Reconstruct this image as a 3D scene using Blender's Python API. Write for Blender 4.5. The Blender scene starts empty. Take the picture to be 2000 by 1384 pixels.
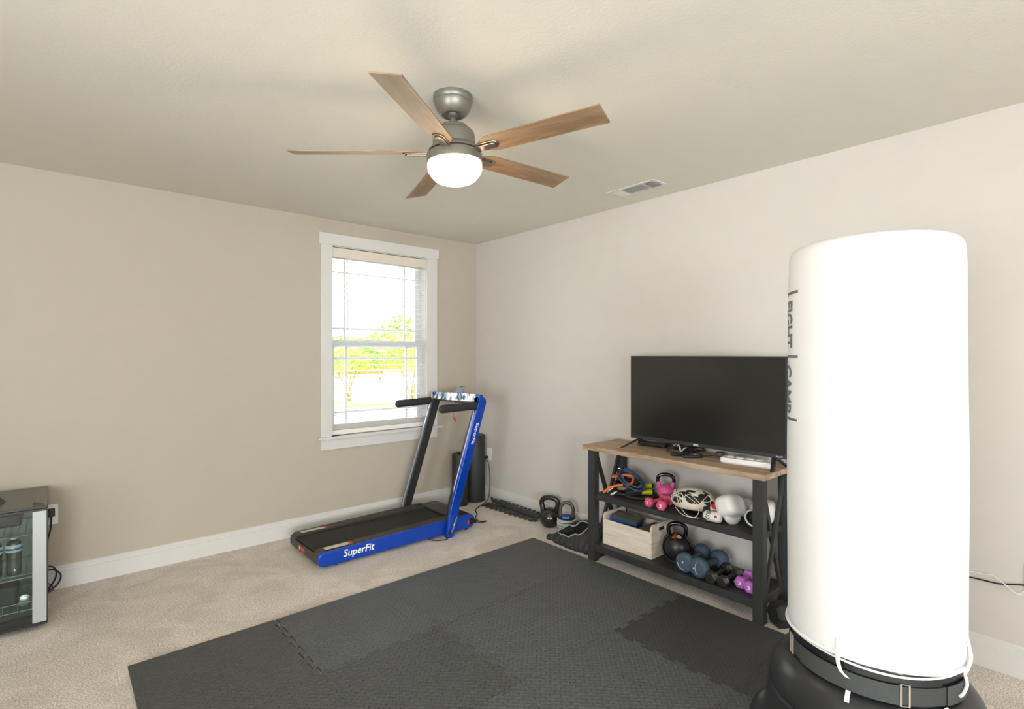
import bpy, bmesh, math, random
from mathutils import Vector, Matrix, noise
random.seed(7)
C = bpy.context.scene.collection
PI = math.pi
R = math.radians

# ------------------------------------------------------------------ camera
CAM = Vector((-3.0927, -4.0702, 1.372))
cd = bpy.data.cameras.new('camera'); cam = bpy.data.objects.new('camera', cd); C.objects.link(cam)
cam.location = CAM; cam.rotation_euler = (R(90), 0, R(-41.14))
cd.sensor_fit = 'HORIZONTAL'; cd.sensor_width = 36.0; cd.lens = 36.0 * 1024 / 2000
cd.clip_start = 0.05; cd.clip_end = 500
bpy.context.scene.camera = cam

# ------------------------------------------------------------------ world, sun, exposure
sc = bpy.context.scene
sc.view_settings.view_transform = 'Standard'; sc.view_settings.look = 'None'
sc.view_settings.gamma = 1.0; sc.view_settings.use_curve_mapping = False
sc.view_settings.exposure = 0.12
w = bpy.data.worlds.new('sky_world'); sc.world = w; w.use_nodes = True
bg = w.node_tree.nodes['Background']
bg.inputs[0].default_value = (0.86, 0.93, 1.0, 1); bg.inputs[1].default_value = 6.5
sd = bpy.data.lights.new('sun', 'SUN'); sd.energy = 20.0; sd.angle = R(1.5); sd.color = (1.0, 0.95, 0.86)
so = bpy.data.objects.new('sun', sd); C.objects.link(so); so.rotation_euler = (0, R(40), 0)

def area(name, loc, rot, sx, sy, e, col):
    d = bpy.data.lights.new(name, 'AREA'); d.shape = 'RECTANGLE'; d.size = sx; d.size_y = sy
    d.energy = e; d.color = col
    o = bpy.data.objects.new(name, d); C.objects.link(o); o.location = loc; o.rotation_euler = rot
    return o
# added fill lamps standing in for daylight at two unseen windows behind the camera
for nm, xx, e1, e2 in (('near', -2.7, 5, 62), ('far', -4.6, 42, 195)):
    area('window_fill_' + nm, (xx, -8.12, 1.45), (R(90), 0, 0), 1.6, 1.6, e1, (0.90, 0.96, 1.0))
    # added lamps tilted up to brighten the ceiling, in place of ground bounce
    area('ceiling_fill_' + nm, (xx, -8.18, 1.20), (R(120), 0, 0), 1.6, 1.4, e2, (0.95, 0.98, 1.0))
area('window_fill_side', (-5.72, -4.1, 1.45), (R(90), 0, R(-90)), 1.6, 1.6, 12, (0.90, 0.96, 1.0))  # added fill lamp outside the unseen side window
area('ceiling_fill_side', (-5.78, -4.1, 1.20), (R(128), 0, R(-90)), 1.6, 1.4, 105, (0.95, 0.98, 1.0))  # added side lamp tilted up, more ceiling fill

# ------------------------------------------------------------------ materials
def lin(c):
    return tuple((x / 12.92 if x <= 0.04045 else ((x + 0.055) / 1.055) ** 2.4) for x in [v / 255.0 for v in c]) + (1.0,)
MATS = {}
def mat(name, rgb, rough=0.5, metal=0.0, bump=0.0, bscale=200.0, var=0.0, vscale=8.0, rgb2=None, spec=0.5,
        coat=0.0, emit=None, estr=0.0, detail=4.0, stretch=None, sheen=0.0, bdist=0.002):
    if name in MATS: return MATS[name]
    m = bpy.data.materials.new(name); m.use_nodes = True
    nt = m.node_tree; b = nt.nodes['Principled BSDF']
    b.inputs['Base Color'].default_value = lin(rgb); b.inputs['Roughness'].default_value = rough
    b.inputs['Metallic'].default_value = metal; b.inputs['Specular IOR Level'].default_value = spec
    b.inputs['Coat Weight'].default_value = coat
    if sheen: b.inputs['Sheen Weight'].default_value = sheen
    tc = nt.nodes.new('ShaderNodeTexCoord'); src = tc.outputs['Object']
    if stretch:
        mp = nt.nodes.new('ShaderNodeMapping'); mp.inputs['Scale'].default_value = stretch
        nt.links.new(src, mp.inputs[0]); src = mp.outputs[0]
    n1 = nt.nodes.new('ShaderNodeTexNoise'); n1.inputs['Scale'].default_value = vscale; n1.inputs['Detail'].default_value = detail
    nt.links.new(src, n1.inputs['Vector'])
    mx = nt.nodes.new('ShaderNodeMix'); mx.data_type = 'RGBA'
    mr = nt.nodes.new('ShaderNodeMapRange'); mr.inputs[1].default_value = 0.32; mr.inputs[2].default_value = 0.68
    nt.links.new(n1.outputs['Fac'], mr.inputs[0]); nt.links.new(mr.outputs[0], mx.inputs['Factor'])
    c2 = rgb2 if rgb2 else tuple(max(0, min(255, v * (1 - (var or 0.03)))) for v in rgb)
    mx.inputs['A'].default_value = lin(rgb); mx.inputs['B'].default_value = lin(c2)
    nt.links.new(mx.outputs['Result'], b.inputs['Base Color'])
    if bump:
        n2 = nt.nodes.new('ShaderNodeTexNoise'); n2.inputs['Scale'].default_value = bscale; n2.inputs['Detail'].default_value = 3
        nt.links.new(tc.outputs['Object'], n2.inputs['Vector'])
        bp = nt.nodes.new('ShaderNodeBump'); bp.inputs['Strength'].default_value = bump; bp.inputs['Distance'].default_value = bdist
        nt.links.new(n2.outputs['Fac'], bp.inputs['Height']); nt.links.new(bp.outputs[0], b.inputs['Normal'])
    if emit:
        b.inputs['Emission Color'].default_value = lin(emit); b.inputs['Emission Strength'].default_value = estr
    MATS[name] = m
    return m

M_wall_r = mat('wall_paint_greige', (203, 197, 189), 0.85, bump=0.06, bscale=350, var=0.01, spec=0.2)
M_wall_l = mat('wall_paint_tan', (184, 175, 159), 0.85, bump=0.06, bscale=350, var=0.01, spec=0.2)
M_ceil = mat('ceiling_paint', (220, 217, 205), 0.9, bump=0.22, bscale=80, var=0.01, spec=0.15, bdist=0.003)
M_trim = mat('white_trim_paint', (212, 209, 204), 0.4, var=0.01)
M_vinyl = mat('white_vinyl', (206, 210, 212), 0.35, var=0.01)
M_blk = mat('black_plastic', (26, 26, 27), 0.45, bump=0.05)
M_blkg = mat('black_gloss', (16, 16, 17), 0.12, spec=0.6)
M_chrome = mat('chrome', (200, 200, 200), 0.15, 1.0)
M_nickel = mat('brushed_nickel', (134, 130, 121), 0.42, 0.6)
M_white = mat('white_plastic', (236, 234, 232), 0.35, var=0.01)
M_rubber = mat('black_rubber', (33, 33, 34), 0.7, bump=0.2, bscale=400)

def M_carpet():
    m = bpy.data.materials.new('beige_carpet'); m.use_nodes = True; nt = m.node_tree; b = nt.nodes['Principled BSDF']
    b.inputs['Roughness'].default_value = 0.95; b.inputs['Specular IOR Level'].default_value = 0.1
    b.inputs['Sheen Weight'].default_value = 0.2
    tc = nt.nodes.new('ShaderNodeTexCoord')
    def nz(s, d, dist=0.0):
        n = nt.nodes.new('ShaderNodeTexNoise'); n.inputs['Scale'].default_value = s; n.inputs['Detail'].default_value = d
        n.inputs['Distortion'].default_value = dist
        nt.links.new(tc.outputs['Object'], n.inputs['Vector']); return n
    def rng(n, a, c):
        r = nt.nodes.new('ShaderNodeMapRange'); r.inputs[1].default_value = a; r.inputs[2].default_value = c
        nt.links.new(n.outputs['Fac'], r.inputs[0]); return r
    a_ = rng(nz(150, 3), 0.34, 0.68); b_ = rng(nz(2.6, 3, 1.5), 0.4, 0.62)
    m1 = nt.nodes.new('ShaderNodeMix'); m1.data_type = 'RGBA'
    m1.inputs['A'].default_value = lin((184, 171, 158)); m1.inputs['B'].default_value = lin((253, 244, 234))
    nt.links.new(a_.outputs[0], m1.inputs['Factor'])
    m2 = nt.nodes.new('ShaderNodeMix'); m2.data_type = 'RGBA'; m2.blend_type = 'MULTIPLY'
    r2 = nt.nodes.new('ShaderNodeMapRange'); r2.inputs[3].default_value = 0.0; r2.inputs[4].default_value = 1.0
    nt.links.new(b_.outputs[0], r2.inputs[0]); nt.links.new(r2.outputs[0], m2.inputs['Factor'])
    nt.links.new(m1.outputs['Result'], m2.inputs['A']); m2.inputs['B'].default_value = (0.84, 0.83, 0.82, 1)
    nt.links.new(m2.outputs['Result'], b.inputs['Base Color'])
    bp = nt.nodes.new('ShaderNodeBump'); bp.inputs['Strength'].default_value = 0.6; bp.inputs['Distance'].default_value = 0.006
    nt.links.new(nz(170, 4).outputs['Fac'], bp.inputs['Height']); nt.links.new(bp.outputs[0], b.inputs['Normal'])
    return m

def M_foam(name, rgb, rough, bump):
    """diamond plate foam: lens shaped bumps alternating in a checkerboard turned 45 degrees"""
    m = bpy.data.materials.new(name); m.use_nodes = True; nt = m.node_tree; b = nt.nodes['Principled BSDF']
    L = nt.links.new
    b.inputs['Roughness'].default_value = rough; b.inputs['Specular IOR Level'].default_value = 0.45
    tc = nt.nodes.new('ShaderNodeTexCoord'); mp = nt.nodes.new('ShaderNodeMapping')
    mp.inputs['Rotation'].default_value = (0, 0, R(45)); s = 1 / 0.0205; mp.inputs['Scale'].default_value = (s, s, 0)
    L(tc.outputs['Object'], mp.inputs[0])
    sp = nt.nodes.new('ShaderNodeSeparateXYZ'); L(mp.outputs[0], sp.inputs[0])
    def mt(op, a, c=None, d=None):
        n = nt.nodes.new('ShaderNodeMath'); n.operation = op
        for i, v in enumerate((a, c, d)):
            if v is None: continue
            if isinstance(v, (int, float)): n.inputs[i].default_value = v
            else: L(v, n.inputs[i])
        return n.outputs[0]
    u, v = sp.outputs[0], sp.outputs[1]
    par = mt('FLOORED_MODULO', mt('ADD', mt('FLOOR', u), mt('FLOOR', v)), 2.0)
    fu = mt('SUBTRACT', mt('FRACT', u), 0.5); fv = mt('SUBTRACT', mt('FRACT', v), 0.5)
    def lens(p, q):
        e = mt('ADD', mt('POWER', mt('ABSOLUTE', mt('MULTIPLY', p, 1.85)), 2.0), mt('POWER', mt('ABSOLUTE', mt('MULTIPLY', q, 4.0)), 2.0))
        return mt('MAXIMUM', mt('SUBTRACT', 1.0, e), 0.0)
    h = mt('ADD', mt('MULTIPLY', lens(fu, fv), par), mt('MULTIPLY', lens(fv, fu), mt('SUBTRACT', 1.0, par)))
    n1 = nt.nodes.new('ShaderNodeTexNoise'); n1.inputs['Scale'].default_value = 5; n1.inputs['Detail'].default_value = 8
    n1.inputs['Roughness'].default_value = 0.7
    L(tc.outputs['Object'], n1.inputs['Vector'])
    mx = nt.nodes.new('ShaderNodeMix'); mx.data_type = 'RGBA'
    mx.inputs['A'].default_value = lin(tuple(c * 0.93 for c in rgb)); mx.inputs['B'].default_value = lin(tuple(min(255, c * 1.07) for c in rgb))
    L(n1.outputs['Fac'], mx.inputs['Factor'])
    L(mx.outputs['Result'], b.inputs['Base Color'])
    n2 = nt.nodes.new('ShaderNodeTexNoise'); n2.inputs['Scale'].default_value = 500
    L(tc.outputs['Object'], n2.inputs['Vector'])
    hh = mt('ADD', mt('POWER', h, 0.5), mt('MULTIPLY', n2.outputs['Fac'], 0.25))
    bp = nt.nodes.new('ShaderNodeBump'); bp.inputs['Strength'].default_value = bump; bp.inputs['Distance'].default_value = 0.0045
    L(hh, bp.inputs['Height']); L(bp.outputs[0], b.inputs['Normal'])
    return m

def M_wood(name, c1, c2, stretch, rough=0.55, scale=1.0, c3=None):
    m = bpy.data.materials.new(name); m.use_nodes = True; nt = m.node_tree; b = nt.nodes['Principled BSDF']; L = nt.links.new
    b.inputs['Roughness'].default_value = rough
    tc = nt.nodes.new('ShaderNodeTexCoord'); mp = nt.nodes.new('ShaderNodeMapping'); mp.inputs['Scale'].default_value = stretch
    L(tc.outputs['Object'], mp.inputs[0])
    n1 = nt.nodes.new('ShaderNodeTexNoise'); n1.inputs['Scale'].default_value = 6 * scale; n1.inputs['Detail'].default_value = 8; n1.inputs['Distortion'].default_value = 0.6
    n2 = nt.nodes.new('ShaderNodeTexNoise'); n2.inputs['Scale'].default_value = 1.6 * scale; n2.inputs['Detail'].default_value = 3
    L(mp.outputs[0], n1.inputs['Vector']); L(mp.outputs[0], n2.inputs['Vector'])
    r = nt.nodes.new('ShaderNodeMapRange'); r.inputs[1].default_value = 0.35; r.inputs[2].default_value = 0.66; L(n1.outputs['Fac'], r.inputs[0])
    mx = nt.nodes.new('ShaderNodeMix'); mx.data_type = 'RGBA'; mx.inputs['A'].default_value = lin(c1); mx.inputs['B'].default_value = lin(c2)
    L(r.outputs[0], mx.inputs['Factor'])
    r2 = nt.nodes.new('ShaderNodeMapRange'); r2.inputs[1].default_value = 0.48; r2.inputs[2].default_value = 0.7; L(n2.outputs['Fac'], r2.inputs[0])
    m2 = nt.nodes.new('ShaderNodeMix'); m2.data_type = 'RGBA'; m2.inputs['B'].default_value = lin(c3 or c2)
    L(r2.outputs[0], m2.inputs['Factor']); L(mx.outputs['Result'], m2.inputs['A']); L(m2.outputs['Result'], b.inputs['Base Color'])
    bp = nt.nodes.new('ShaderNodeBump'); bp.inputs['Strength'].default_value = 0.15; bp.inputs['Distance'].default_value = 0.001
    L(n1.outputs['Fac'], bp.inputs['Height']); L(bp.outputs[0], b.inputs['Normal'])
    return m

def M_glass(name, tint=(1, 1, 1, 1), refl=0.08, rough=0.0):
    m = bpy.data.materials.new(name); m.use_nodes = True; nt = m.node_tree; L = nt.links.new
    nt.nodes.remove(nt.nodes['Principled BSDF']); out = nt.nodes['Material Output']
    t = nt.nodes.new('ShaderNodeBsdfTransparent'); t.inputs[0].default_value = tint
    g = nt.nodes.new('ShaderNodeBsdfGlossy'); g.inputs['Roughness'].default_value = rough
    f = nt.nodes.new('ShaderNodeFresnel'); f.inputs[0].default_value = 1.4
    k = nt.nodes.new('ShaderNodeMath'); k.operation = 'MULTIPLY_ADD'; k.inputs[1].default_value = 1.0; k.inputs[2].default_value = refl - 0.03
    L(f.outputs[0], k.inputs[0])
    mx = nt.nodes.new('ShaderNodeMixShader'); L(k.outputs[0], mx.inputs[0]); L(t.outputs[0], mx.inputs[1]); L(g.outputs[0], mx.inputs[2])
    L(mx.outputs[0], out.inputs[0])
    return m

# ------------------------------------------------------------------ object helpers
def props(o, label=None, cat=None, group=None, kind=None):
    if label: o['label'] = label
    if cat: o['category'] = cat
    if group: o['group'] = group
    if kind: o['kind'] = kind
    return o
def thing(name, label, cat, loc=(0, 0, 0), rz=0.0, group=None, kind=None, rot=None):
    o = bpy.data.objects.new(name, None); C.objects.link(o)
    o.location = loc; o.rotation_euler = rot if rot else (0, 0, rz); o.empty_display_size = 0.05
    return props(o, label, cat, group, kind)
def dup(root, loc=None, rot=None, label=None, group=None):
    r = root.copy(); C.objects.link(r)
    if loc is not None: r.location = loc
    if rot is not None: r.rotation_euler = rot
    if label: r['label'] = label
    if group: r['group'] = group
    for ch in list(root.children):
        c = ch.copy(); C.objects.link(c); c.parent = r
        for g in list(ch.children):
            d = g.copy(); C.objects.link(d); d.parent = c
    return r
def wmat(o):
    m = Matrix.LocRotScale(o.location, o.rotation_euler, o.scale)
    return wmat(o.parent) @ m if o.parent else m

def smooth_path(pts, n=8, closed=False):
    P = [Vector(p) for p in pts]; out = []; N = len(P)
    rng = N if closed else N - 1
    for i in range(rng):
        if closed: p0, p1, p2, p3 = P[(i - 1) % N], P[i], P[(i + 1) % N], P[(i + 2) % N]
        else: p0, p1, p2, p3 = P[max(i - 1, 0)], P[i], P[i + 1], P[min(i + 2, N - 1)]
        for k in range(n):
            t = k / n
            out.append(0.5 * ((2 * p1) + (-p0 + p2) * t + (2 * p0 - 5 * p1 + 4 * p2 - p3) * t * t + (-p0 + 3 * p1 - 3 * p2 + p3) * t ** 3))
    if not closed: out.append(P[-1])
    return out

class MB:
    def __init__(s): s.v = []; s.f = []
    def add(s, vs, fs, M=None):
        o = len(s.v); s.v += [(M @ Vector(v)) if M else Vector(v) for v in vs]; s.f += [tuple(i + o for i in f) for f in fs]; return s
    def box(s, a, b, M=None):
        x0, y0, z0 = [min(a[i], b[i]) for i in range(3)]; x1, y1, z1 = [max(a[i], b[i]) for i in range(3)]
        return s.add([(x0, y0, z0), (x1, y0, z0), (x1, y1, z0), (x0, y1, z0), (x0, y0, z1), (x1, y0, z1), (x1, y1, z1), (x0, y1, z1)],
                     [(0, 3, 2, 1), (4, 5, 6, 7), (0, 1, 5, 4), (1, 2, 6, 5), (2, 3, 7, 6), (3, 0, 4, 7)], M)
    def hexa(s, b, t):   # 4 bottom, 4 top points
        return s.add(list(b) + list(t), [(0, 3, 2, 1), (4, 5, 6, 7), (0, 1, 5, 4), (1, 2, 6, 5), (2, 3, 7, 6), (3, 0, 4, 7)])
    def prism(s, poly, axis, lo, hi, M=None):
        def mk(p, h):
            return {'x': (h, p[0], p[1]), 'y': (p[0], h, p[1]), 'z': (p[0], p[1], h)}[axis]
        n = len(poly); vs = [mk(p, lo) for p in poly] + [mk(p, hi) for p in poly]
        fs = [tuple(range(n))[::-1], tuple(range(n, 2 * n))] + [(i, (i + 1) % n, n + (i + 1) % n, n + i) for i in range(n)]
        return s.add(vs, fs, M)
    def lathe(s, prof, n=32, M=None, cap=True):
        vs = []; fs = []
        for r, z in prof:
            for k in range(n):
                a = 2 * PI * k / n; vs.append((r * math.cos(a), r * math.sin(a), z))
        m = len(prof)
        for i in range(m - 1):
            for k in range(n):
                k2 = (k + 1) % n; fs.append((i * n + k, i * n + k2, (i + 1) * n + k2, (i + 1) * n + k))
        if cap:
            if prof[0][0] > 1e-5: fs.append(tuple(range(n))[::-1])
            if prof[-1][0] > 1e-5: fs.append(tuple((m - 1) * n + k for k in range(n)))
        return s.add(vs, fs, M)
    def cyl(s, p0, p1, r, n=20, r2=None):
        p0 = Vector(p0); p1 = Vector(p1); d = p1 - p0
        M = Matrix.Translation(p0) @ d.to_track_quat('Z', 'Y').to_matrix().to_4x4()
        return s.lathe([(r, 0), (r2 if r2 else r, d.length)], n, M)
    def latheto(s, prof, p0, d, n=28):
        M = Matrix.Translation(Vector(p0)) @ Vector(d).to_track_quat('Z', 'Y').to_matrix().to_4x4()
        return s.lathe(prof, n, M)
    def tube(s, path, r, n=8, closed=False, sm=0, flat=1.0):
        P = smooth_path(path, sm, closed) if sm else [Vector(p) for p in path]
        N = len(P); vs = []; fs = []
        rr = r if callable(r) else (lambda t: r)
        up = None
        for i in range(N):
            a = P[(i - 1) % N] if (closed or i > 0) else P[i]; b = P[(i + 1) % N] if (closed or i < N - 1) else P[i]
            t = (b - a).normalized() if (b - a).length > 1e-9 else Vector((0, 0, 1))
            if up is None:
                up = Vector((0, 0, 1)) if abs(t.z) < 0.9 else Vector((1, 0, 0))
            up = (up - t * up.dot(t)); up = up.normalized() if up.length > 1e-6 else t.orthogonal().normalized()
            sd_ = t.cross(up); q = rr(i / max(1, N - 1))
            for k in range(n):
                an = 2 * PI * k / n; vs.append(P[i] + (sd_ * math.cos(an) + up * math.sin(an) * flat) * q)
        for i in range(N if closed else N - 1):
            j = (i + 1) % N
            for k in range(n):
                k2 = (k + 1) % n; fs.append((i * n + k, i * n + k2, j * n + k2, j * n + k))
        if not closed:
            fs.append(tuple(range(n))[::-1]); fs.append(tuple((N - 1) * n + k for k in range(n)))
        return s.add(vs, fs)
    def ball(s, c, r, nu=20, nv=12, fn=None, M=None):
        if not hasattr(r, '__len__'): r = (r, r, r)
        vs = []; fs = []
        for j in range(nv + 1):
            ph = PI * j / nv - PI / 2
            for i in range(nu):
                th = 2 * PI * i / nu
                d = Vector((math.cos(ph) * math.cos(th), math.cos(ph) * math.sin(th), math.sin(ph)))
                k = fn(d) if fn else 1.0
                vs.append(Vector(c) + Vector((d.x * r[0], d.y * r[1], d.z * r[2])) * k)
        for j in range(nv):
            for i in range(nu):
                i2 = (i + 1) % nu
                if j == 0: fs.append((0, (j + 1) * nu + i2, (j + 1) * nu + i))
                elif j == nv - 1: fs.append((j * nu + i, j * nu + i2, nv * nu))
                else: fs.append((j * nu + i, j * nu + i2, (j + 1) * nu + i2, (j + 1) * nu + i))
        return s.add(vs, fs, M)
    def build(s, name, m, parent=None, world=False, bevel=0.0, smooth=None, seg=2, subd=0, label=None, kind=None):
        me = bpy.data.meshes.new(name)
        vs = s.v
        if parent is not None and world:
            inv = wmat(parent).inverted(); vs = [inv @ v for v in vs]
        me.from_pydata([tuple(v) for v in vs], [], s.f); me.validate(); me.update()
        bm = bmesh.new(); bm.from_mesh(me); bmesh.ops.remove_doubles(bm, verts=bm.verts, dist=1e-6)
        bmesh.ops.recalc_face_normals(bm, faces=bm.faces); bm.to_mesh(me); bm.free()
        o = bpy.data.objects.new(name, me); C.objects.link(o)
        me.materials.append(m)
        if parent is not None: o.parent = parent
        if smooth is None: smooth = 40
        if smooth:
            for p in me.polygons: p.use_smooth = True
            try: me.set_sharp_from_angle(angle=R(smooth))
            except Exception: pass
        if bevel:
            md = o.modifiers.new('bevel', 'BEVEL'); md.width = bevel; md.segments = seg; md.limit_method = 'ANGLE'; md.angle_limit = R(35)
            md.harden_normals = False
        if subd:
            md = o.modifiers.new('subd', 'SUBSURF'); md.levels = subd; md.render_levels = subd
        if label: o['label'] = label
        if kind: o['kind'] = kind
        return o

def text_data(body, size, extrude=0.0006, offset=0.0, shear=0.0, spacing=1.0, align='LEFT'):
    cu = bpy.data.curves.new('t', 'FONT'); cu.body = body; cu.size = size; cu.extrude = extrude; cu.offset = offset
    cu.shear = shear; cu.space_character = spacing; cu.align_x = align; cu.resolution_u = 3
    o = bpy.data.objects.new('t', cu); C.objects.link(o)
    dg = bpy.context.evaluated_depsgraph_get(); dg.update()
    me = bpy.data.meshes.new_from_object(o.evaluated_get(dg))
    vs = [v.co.copy() for v in me.vertices]; fs = [tuple(p.vertices) for p in me.polygons]
    bpy.data.objects.remove(o); bpy.data.curves.remove(cu); bpy.data.meshes.remove(me)
    return vs, fs
def text_fit(body, w, h, fn, name, m, parent, world=True, cut=0, cutx=False, **k):
    """text mesh stretched to w x h, mapped through fn(x, y, z) -> point"""
    vs, fs = text_data(body, 1.0, extrude=0.5, **k)
    x0 = min(v.x for v in vs); x1 = max(v.x for v in vs); y0 = min(v.y for v in vs); y1 = max(v.y for v in vs)
    if cut:
        tm_ = bpy.data.meshes.new('t'); tm_.from_pydata([tuple(v) for v in vs], [], fs); bm = bmesh.new(); bm.from_mesh(tm_)
        for q in range(1, cut):
            bmesh.ops.bisect_plane(bm, geom=bm.verts[:] + bm.edges[:] + bm.faces[:], plane_co=(0, y0 + (y1 - y0) * q / cut, 0), plane_no=(0, 1, 0))
            if cutx: bmesh.ops.bisect_plane(bm, geom=bm.verts[:] + bm.edges[:] + bm.faces[:], plane_co=(x0 + (x1 - x0) * q / cut, 0, 0), plane_no=(1, 0, 0))
        bm.verts.index_update(); vs = [v.co.copy() for v in bm.verts]; fs = [tuple(v.index for v in f.verts) for f in bm.faces]
        bm.free(); bpy.data.meshes.remove(tm_)
    mb = MB(); mb.add([fn((v.x - x0) / (x1 - x0) * w, (v.y - y0) / (y1 - y0) * h, v.z) for v in vs], fs)
    return mb.build(name, m, parent, world=world, smooth=0)

def struct(o): o['kind'] = 'structure'; return o

# ================================================================== THE ROOM
H = 2.44; XL = -5.6; YF = -8.0
floor = MB().box((XL, YF, -0.12), (0, 0, 0)).build('floor', M_carpet(), smooth=0); struct(floor)
ceil = MB().box((XL - .15, YF - .15, H), (.15, .15, H + 0.15)).build('ceiling', M_ceil, smooth=0); struct(ceil)
# window wall (y = 0) with its opening
WX0, WX1, WZ0, WZ1 = -1.434, -0.567, 0.727, 2.235
wb = MB()
wb.box((XL, 0, -.12), (WX0, .15, H)).box((WX1, 0, -.12), (0, .15, H)).box((WX0, 0, -.12), (WX1, .15, WZ0)).box((WX0, 0, WZ1), (WX1, .15, H))
struct(wb.build('wall_left', M_wall_l, smooth=0))
struct(MB().box((0, YF, -.12), (.15, .15, H)).build('wall_right', M_wall_r, smooth=0))
z0, z1 = .6, 2.25; sy0, sy1 = -4.9, -3.3
struct(MB().box((XL - .15, YF, -.12), (XL, sy0, H)).box((XL - .15, sy1, -.12), (XL, .15, H)).box((XL - .15, sy0, -.12), (XL, sy1, z0)).box((XL - .15, sy0, z1), (XL, sy1, H)).build('wall_far_left', M_wall_r, smooth=0))
wf = MB(); ws = ((-3.5, -1.9), (-5.4, -3.8)); z0, z1 = 0.6, 2.25
wf.box((XL, YF - .15, -.12), (ws[1][0], YF, H)).box((ws[1][1], YF - .15, -.12), (ws[0][0], YF, H)).box((ws[0][1], YF - .15, -.12), (0.15, YF, H))
for a_, b_ in ws: wf.box((a_, YF - .15, -.12), (b_, YF, z0)).box((a_, YF - .15, z1), (b_, YF, H))
struct(wf.build('wall_behind_camera', M_wall_r, smooth=0))
GL = M_glass('window_glass', refl=0.03)
for i, (a_, b_) in enumerate(ws):
    wn = thing('window_%d' % (i + 2), None, None, ((a_ + b_) / 2, YF, z0), kind='structure')  # unseen windows added behind the camera as openings for the fill lamps
    f = MB(); t = .05
    f.box((a_, YF - .1, z0), (a_ + t, YF - .04, z1)).box((b_ - t, YF - .1, z0), (b_, YF - .04, z1))
    f.box((a_, YF - .1, z0), (b_, YF - .04, z0 + t)).box((a_, YF - .1, z1 - t), (b_, YF - .04, z1)).box((a_, YF - .1, 1.43), (b_, YF - .04, 1.47))
    struct(f.build('window_frame', M_vinyl, wn, world=True, smooth=0))
    struct(MB().box((a_ + t, YF - .074, z0 + t), (b_ - t, YF - .07, z1 - t)).build('window_glass', GL, wn, world=True, smooth=0))
wn = thing('window_4', None, None, (XL, (sy0 + sy1) / 2, z0), kind='structure')  # unseen side window, added to let its fill lamps in
f = MB(); t = .05; xa_, xb_ = XL - .1, XL - .04
f.box((xa_, sy0, z0), (xb_, sy0 + t, z1)).box((xa_, sy1 - t, z0), (xb_, sy1, z1)).box((xa_, sy0, z0), (xb_, sy1, z0 + t)).box((xa_, sy0, z1 - t), (xb_, sy1, z1)).box((xa_, sy0, 1.40), (xb_, sy1, 1.44))
struct(f.build('window_frame', M_vinyl, wn, world=True, smooth=0))
struct(MB().box((XL - .074, sy0 + t, z0 + t), (XL - .07, sy1 - t, z1 - t)).build('window_glass', GL, wn, world=True, smooth=0))
# baseboards: profile in (distance from wall, z)
prof = [(0, 0), (.016, 0), (.016, .098), (.0115, .101), (.0115, .114), (.009, .118), (.009, .128), (.004, .133), (0, .134)]
bl = MB().prism([(-p[0], p[1]) for p in prof], 'x', XL, 0)
# prism on x maps (a, b) -> (x, a, b)
struct(bl.build('baseboard_left', M_trim, smooth=0))
struct(MB().prism([(-p[0], p[1]) for p in prof], 'y', YF, -.0165).build('baseboard_right', M_trim, smooth=0))

# ------------------------------------------------------------------ window on the left wall
win = thing('window_1', None, None, (-1.0, 0, WZ0), kind='structure')
def wpart(mb, name, m=M_trim, bevel=0.0015): return struct(mb.build(name, m, win, world=True, bevel=bevel, smooth=0))
wpart(MB().box((-1.527, -.018, .727), (WX0, 0, 2.236)).box((WX1, -.018, .727), (-.458, 0, 2.236)), 'window_casing')
wpart(MB().box((-1.542, -.022, 2.236), (-.443, 0, 2.327)), 'window_head_trim')
wpart(MB().box((-1.555, -.045, .706), (-.415, 0, .727)), 'window_sill')
wpart(MB().box((-1.525, -.018, .622), (-.458, 0, .706)), 'window_apron')
wpart(MB().box((WX0, 0, .727), (WX0 + .004, .15, WZ1)).box((WX1 - .004, 0, .727), (WX1, .15, WZ1)).box((WX0, 0, WZ1 - .004), (WX1, .15, WZ1)).box((WX0, 0, .706), (WX1, .16, .727)), 'window_jamb', bevel=0)
def sash(x0, x1, z0, z1, y, name, nr=0.045, br=.05, tr=.045):
    f = MB(); d = .03
    f.box((x0, y, z0), (x0 + nr, y + d, z1)).box((x1 - nr, y, z0), (x1, y + d, z1)).box((x0 + nr, y, z0), (x1 - nr, y + d, z0 + br)).box((x0 + nr, y, z1 - tr), (x1 - nr, y + d, z1))
    g = .018
    gx0, gx1, gz0, gz1 = x0 + nr, x1 - nr, z0 + br, z1 - tr
    for xx in (gx0 + .105, gx1 - .105): f.box((xx - g / 2, y + .008, gz0), (xx + g / 2, y + .022, gz1))
    for zz in (gz0 + .105, gz1 - .105): f.box((gx0, y + .009, zz - g / 2), (gx1, y + .021, zz + g / 2))
    wpart(f, name, M_vinyl, 0)
    wpart(MB().box((gx0, y + .013, gz0), (gx1, y + .017, gz1)), 'window_pane', GL, 0)
sash(-1.43, -.571, 1.43, 2.20, .105, 'upper_sash')
sash(-1.43, -.571, .745, 1.49, .070, 'lower_sash')
wpart(MB().box((-1.43, .06, .727), (-.571, .15, .748)).box((-1.43, .06, 2.195), (-.571, .15, 2.231)), 'window_frame', M_vinyl, 0)

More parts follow.
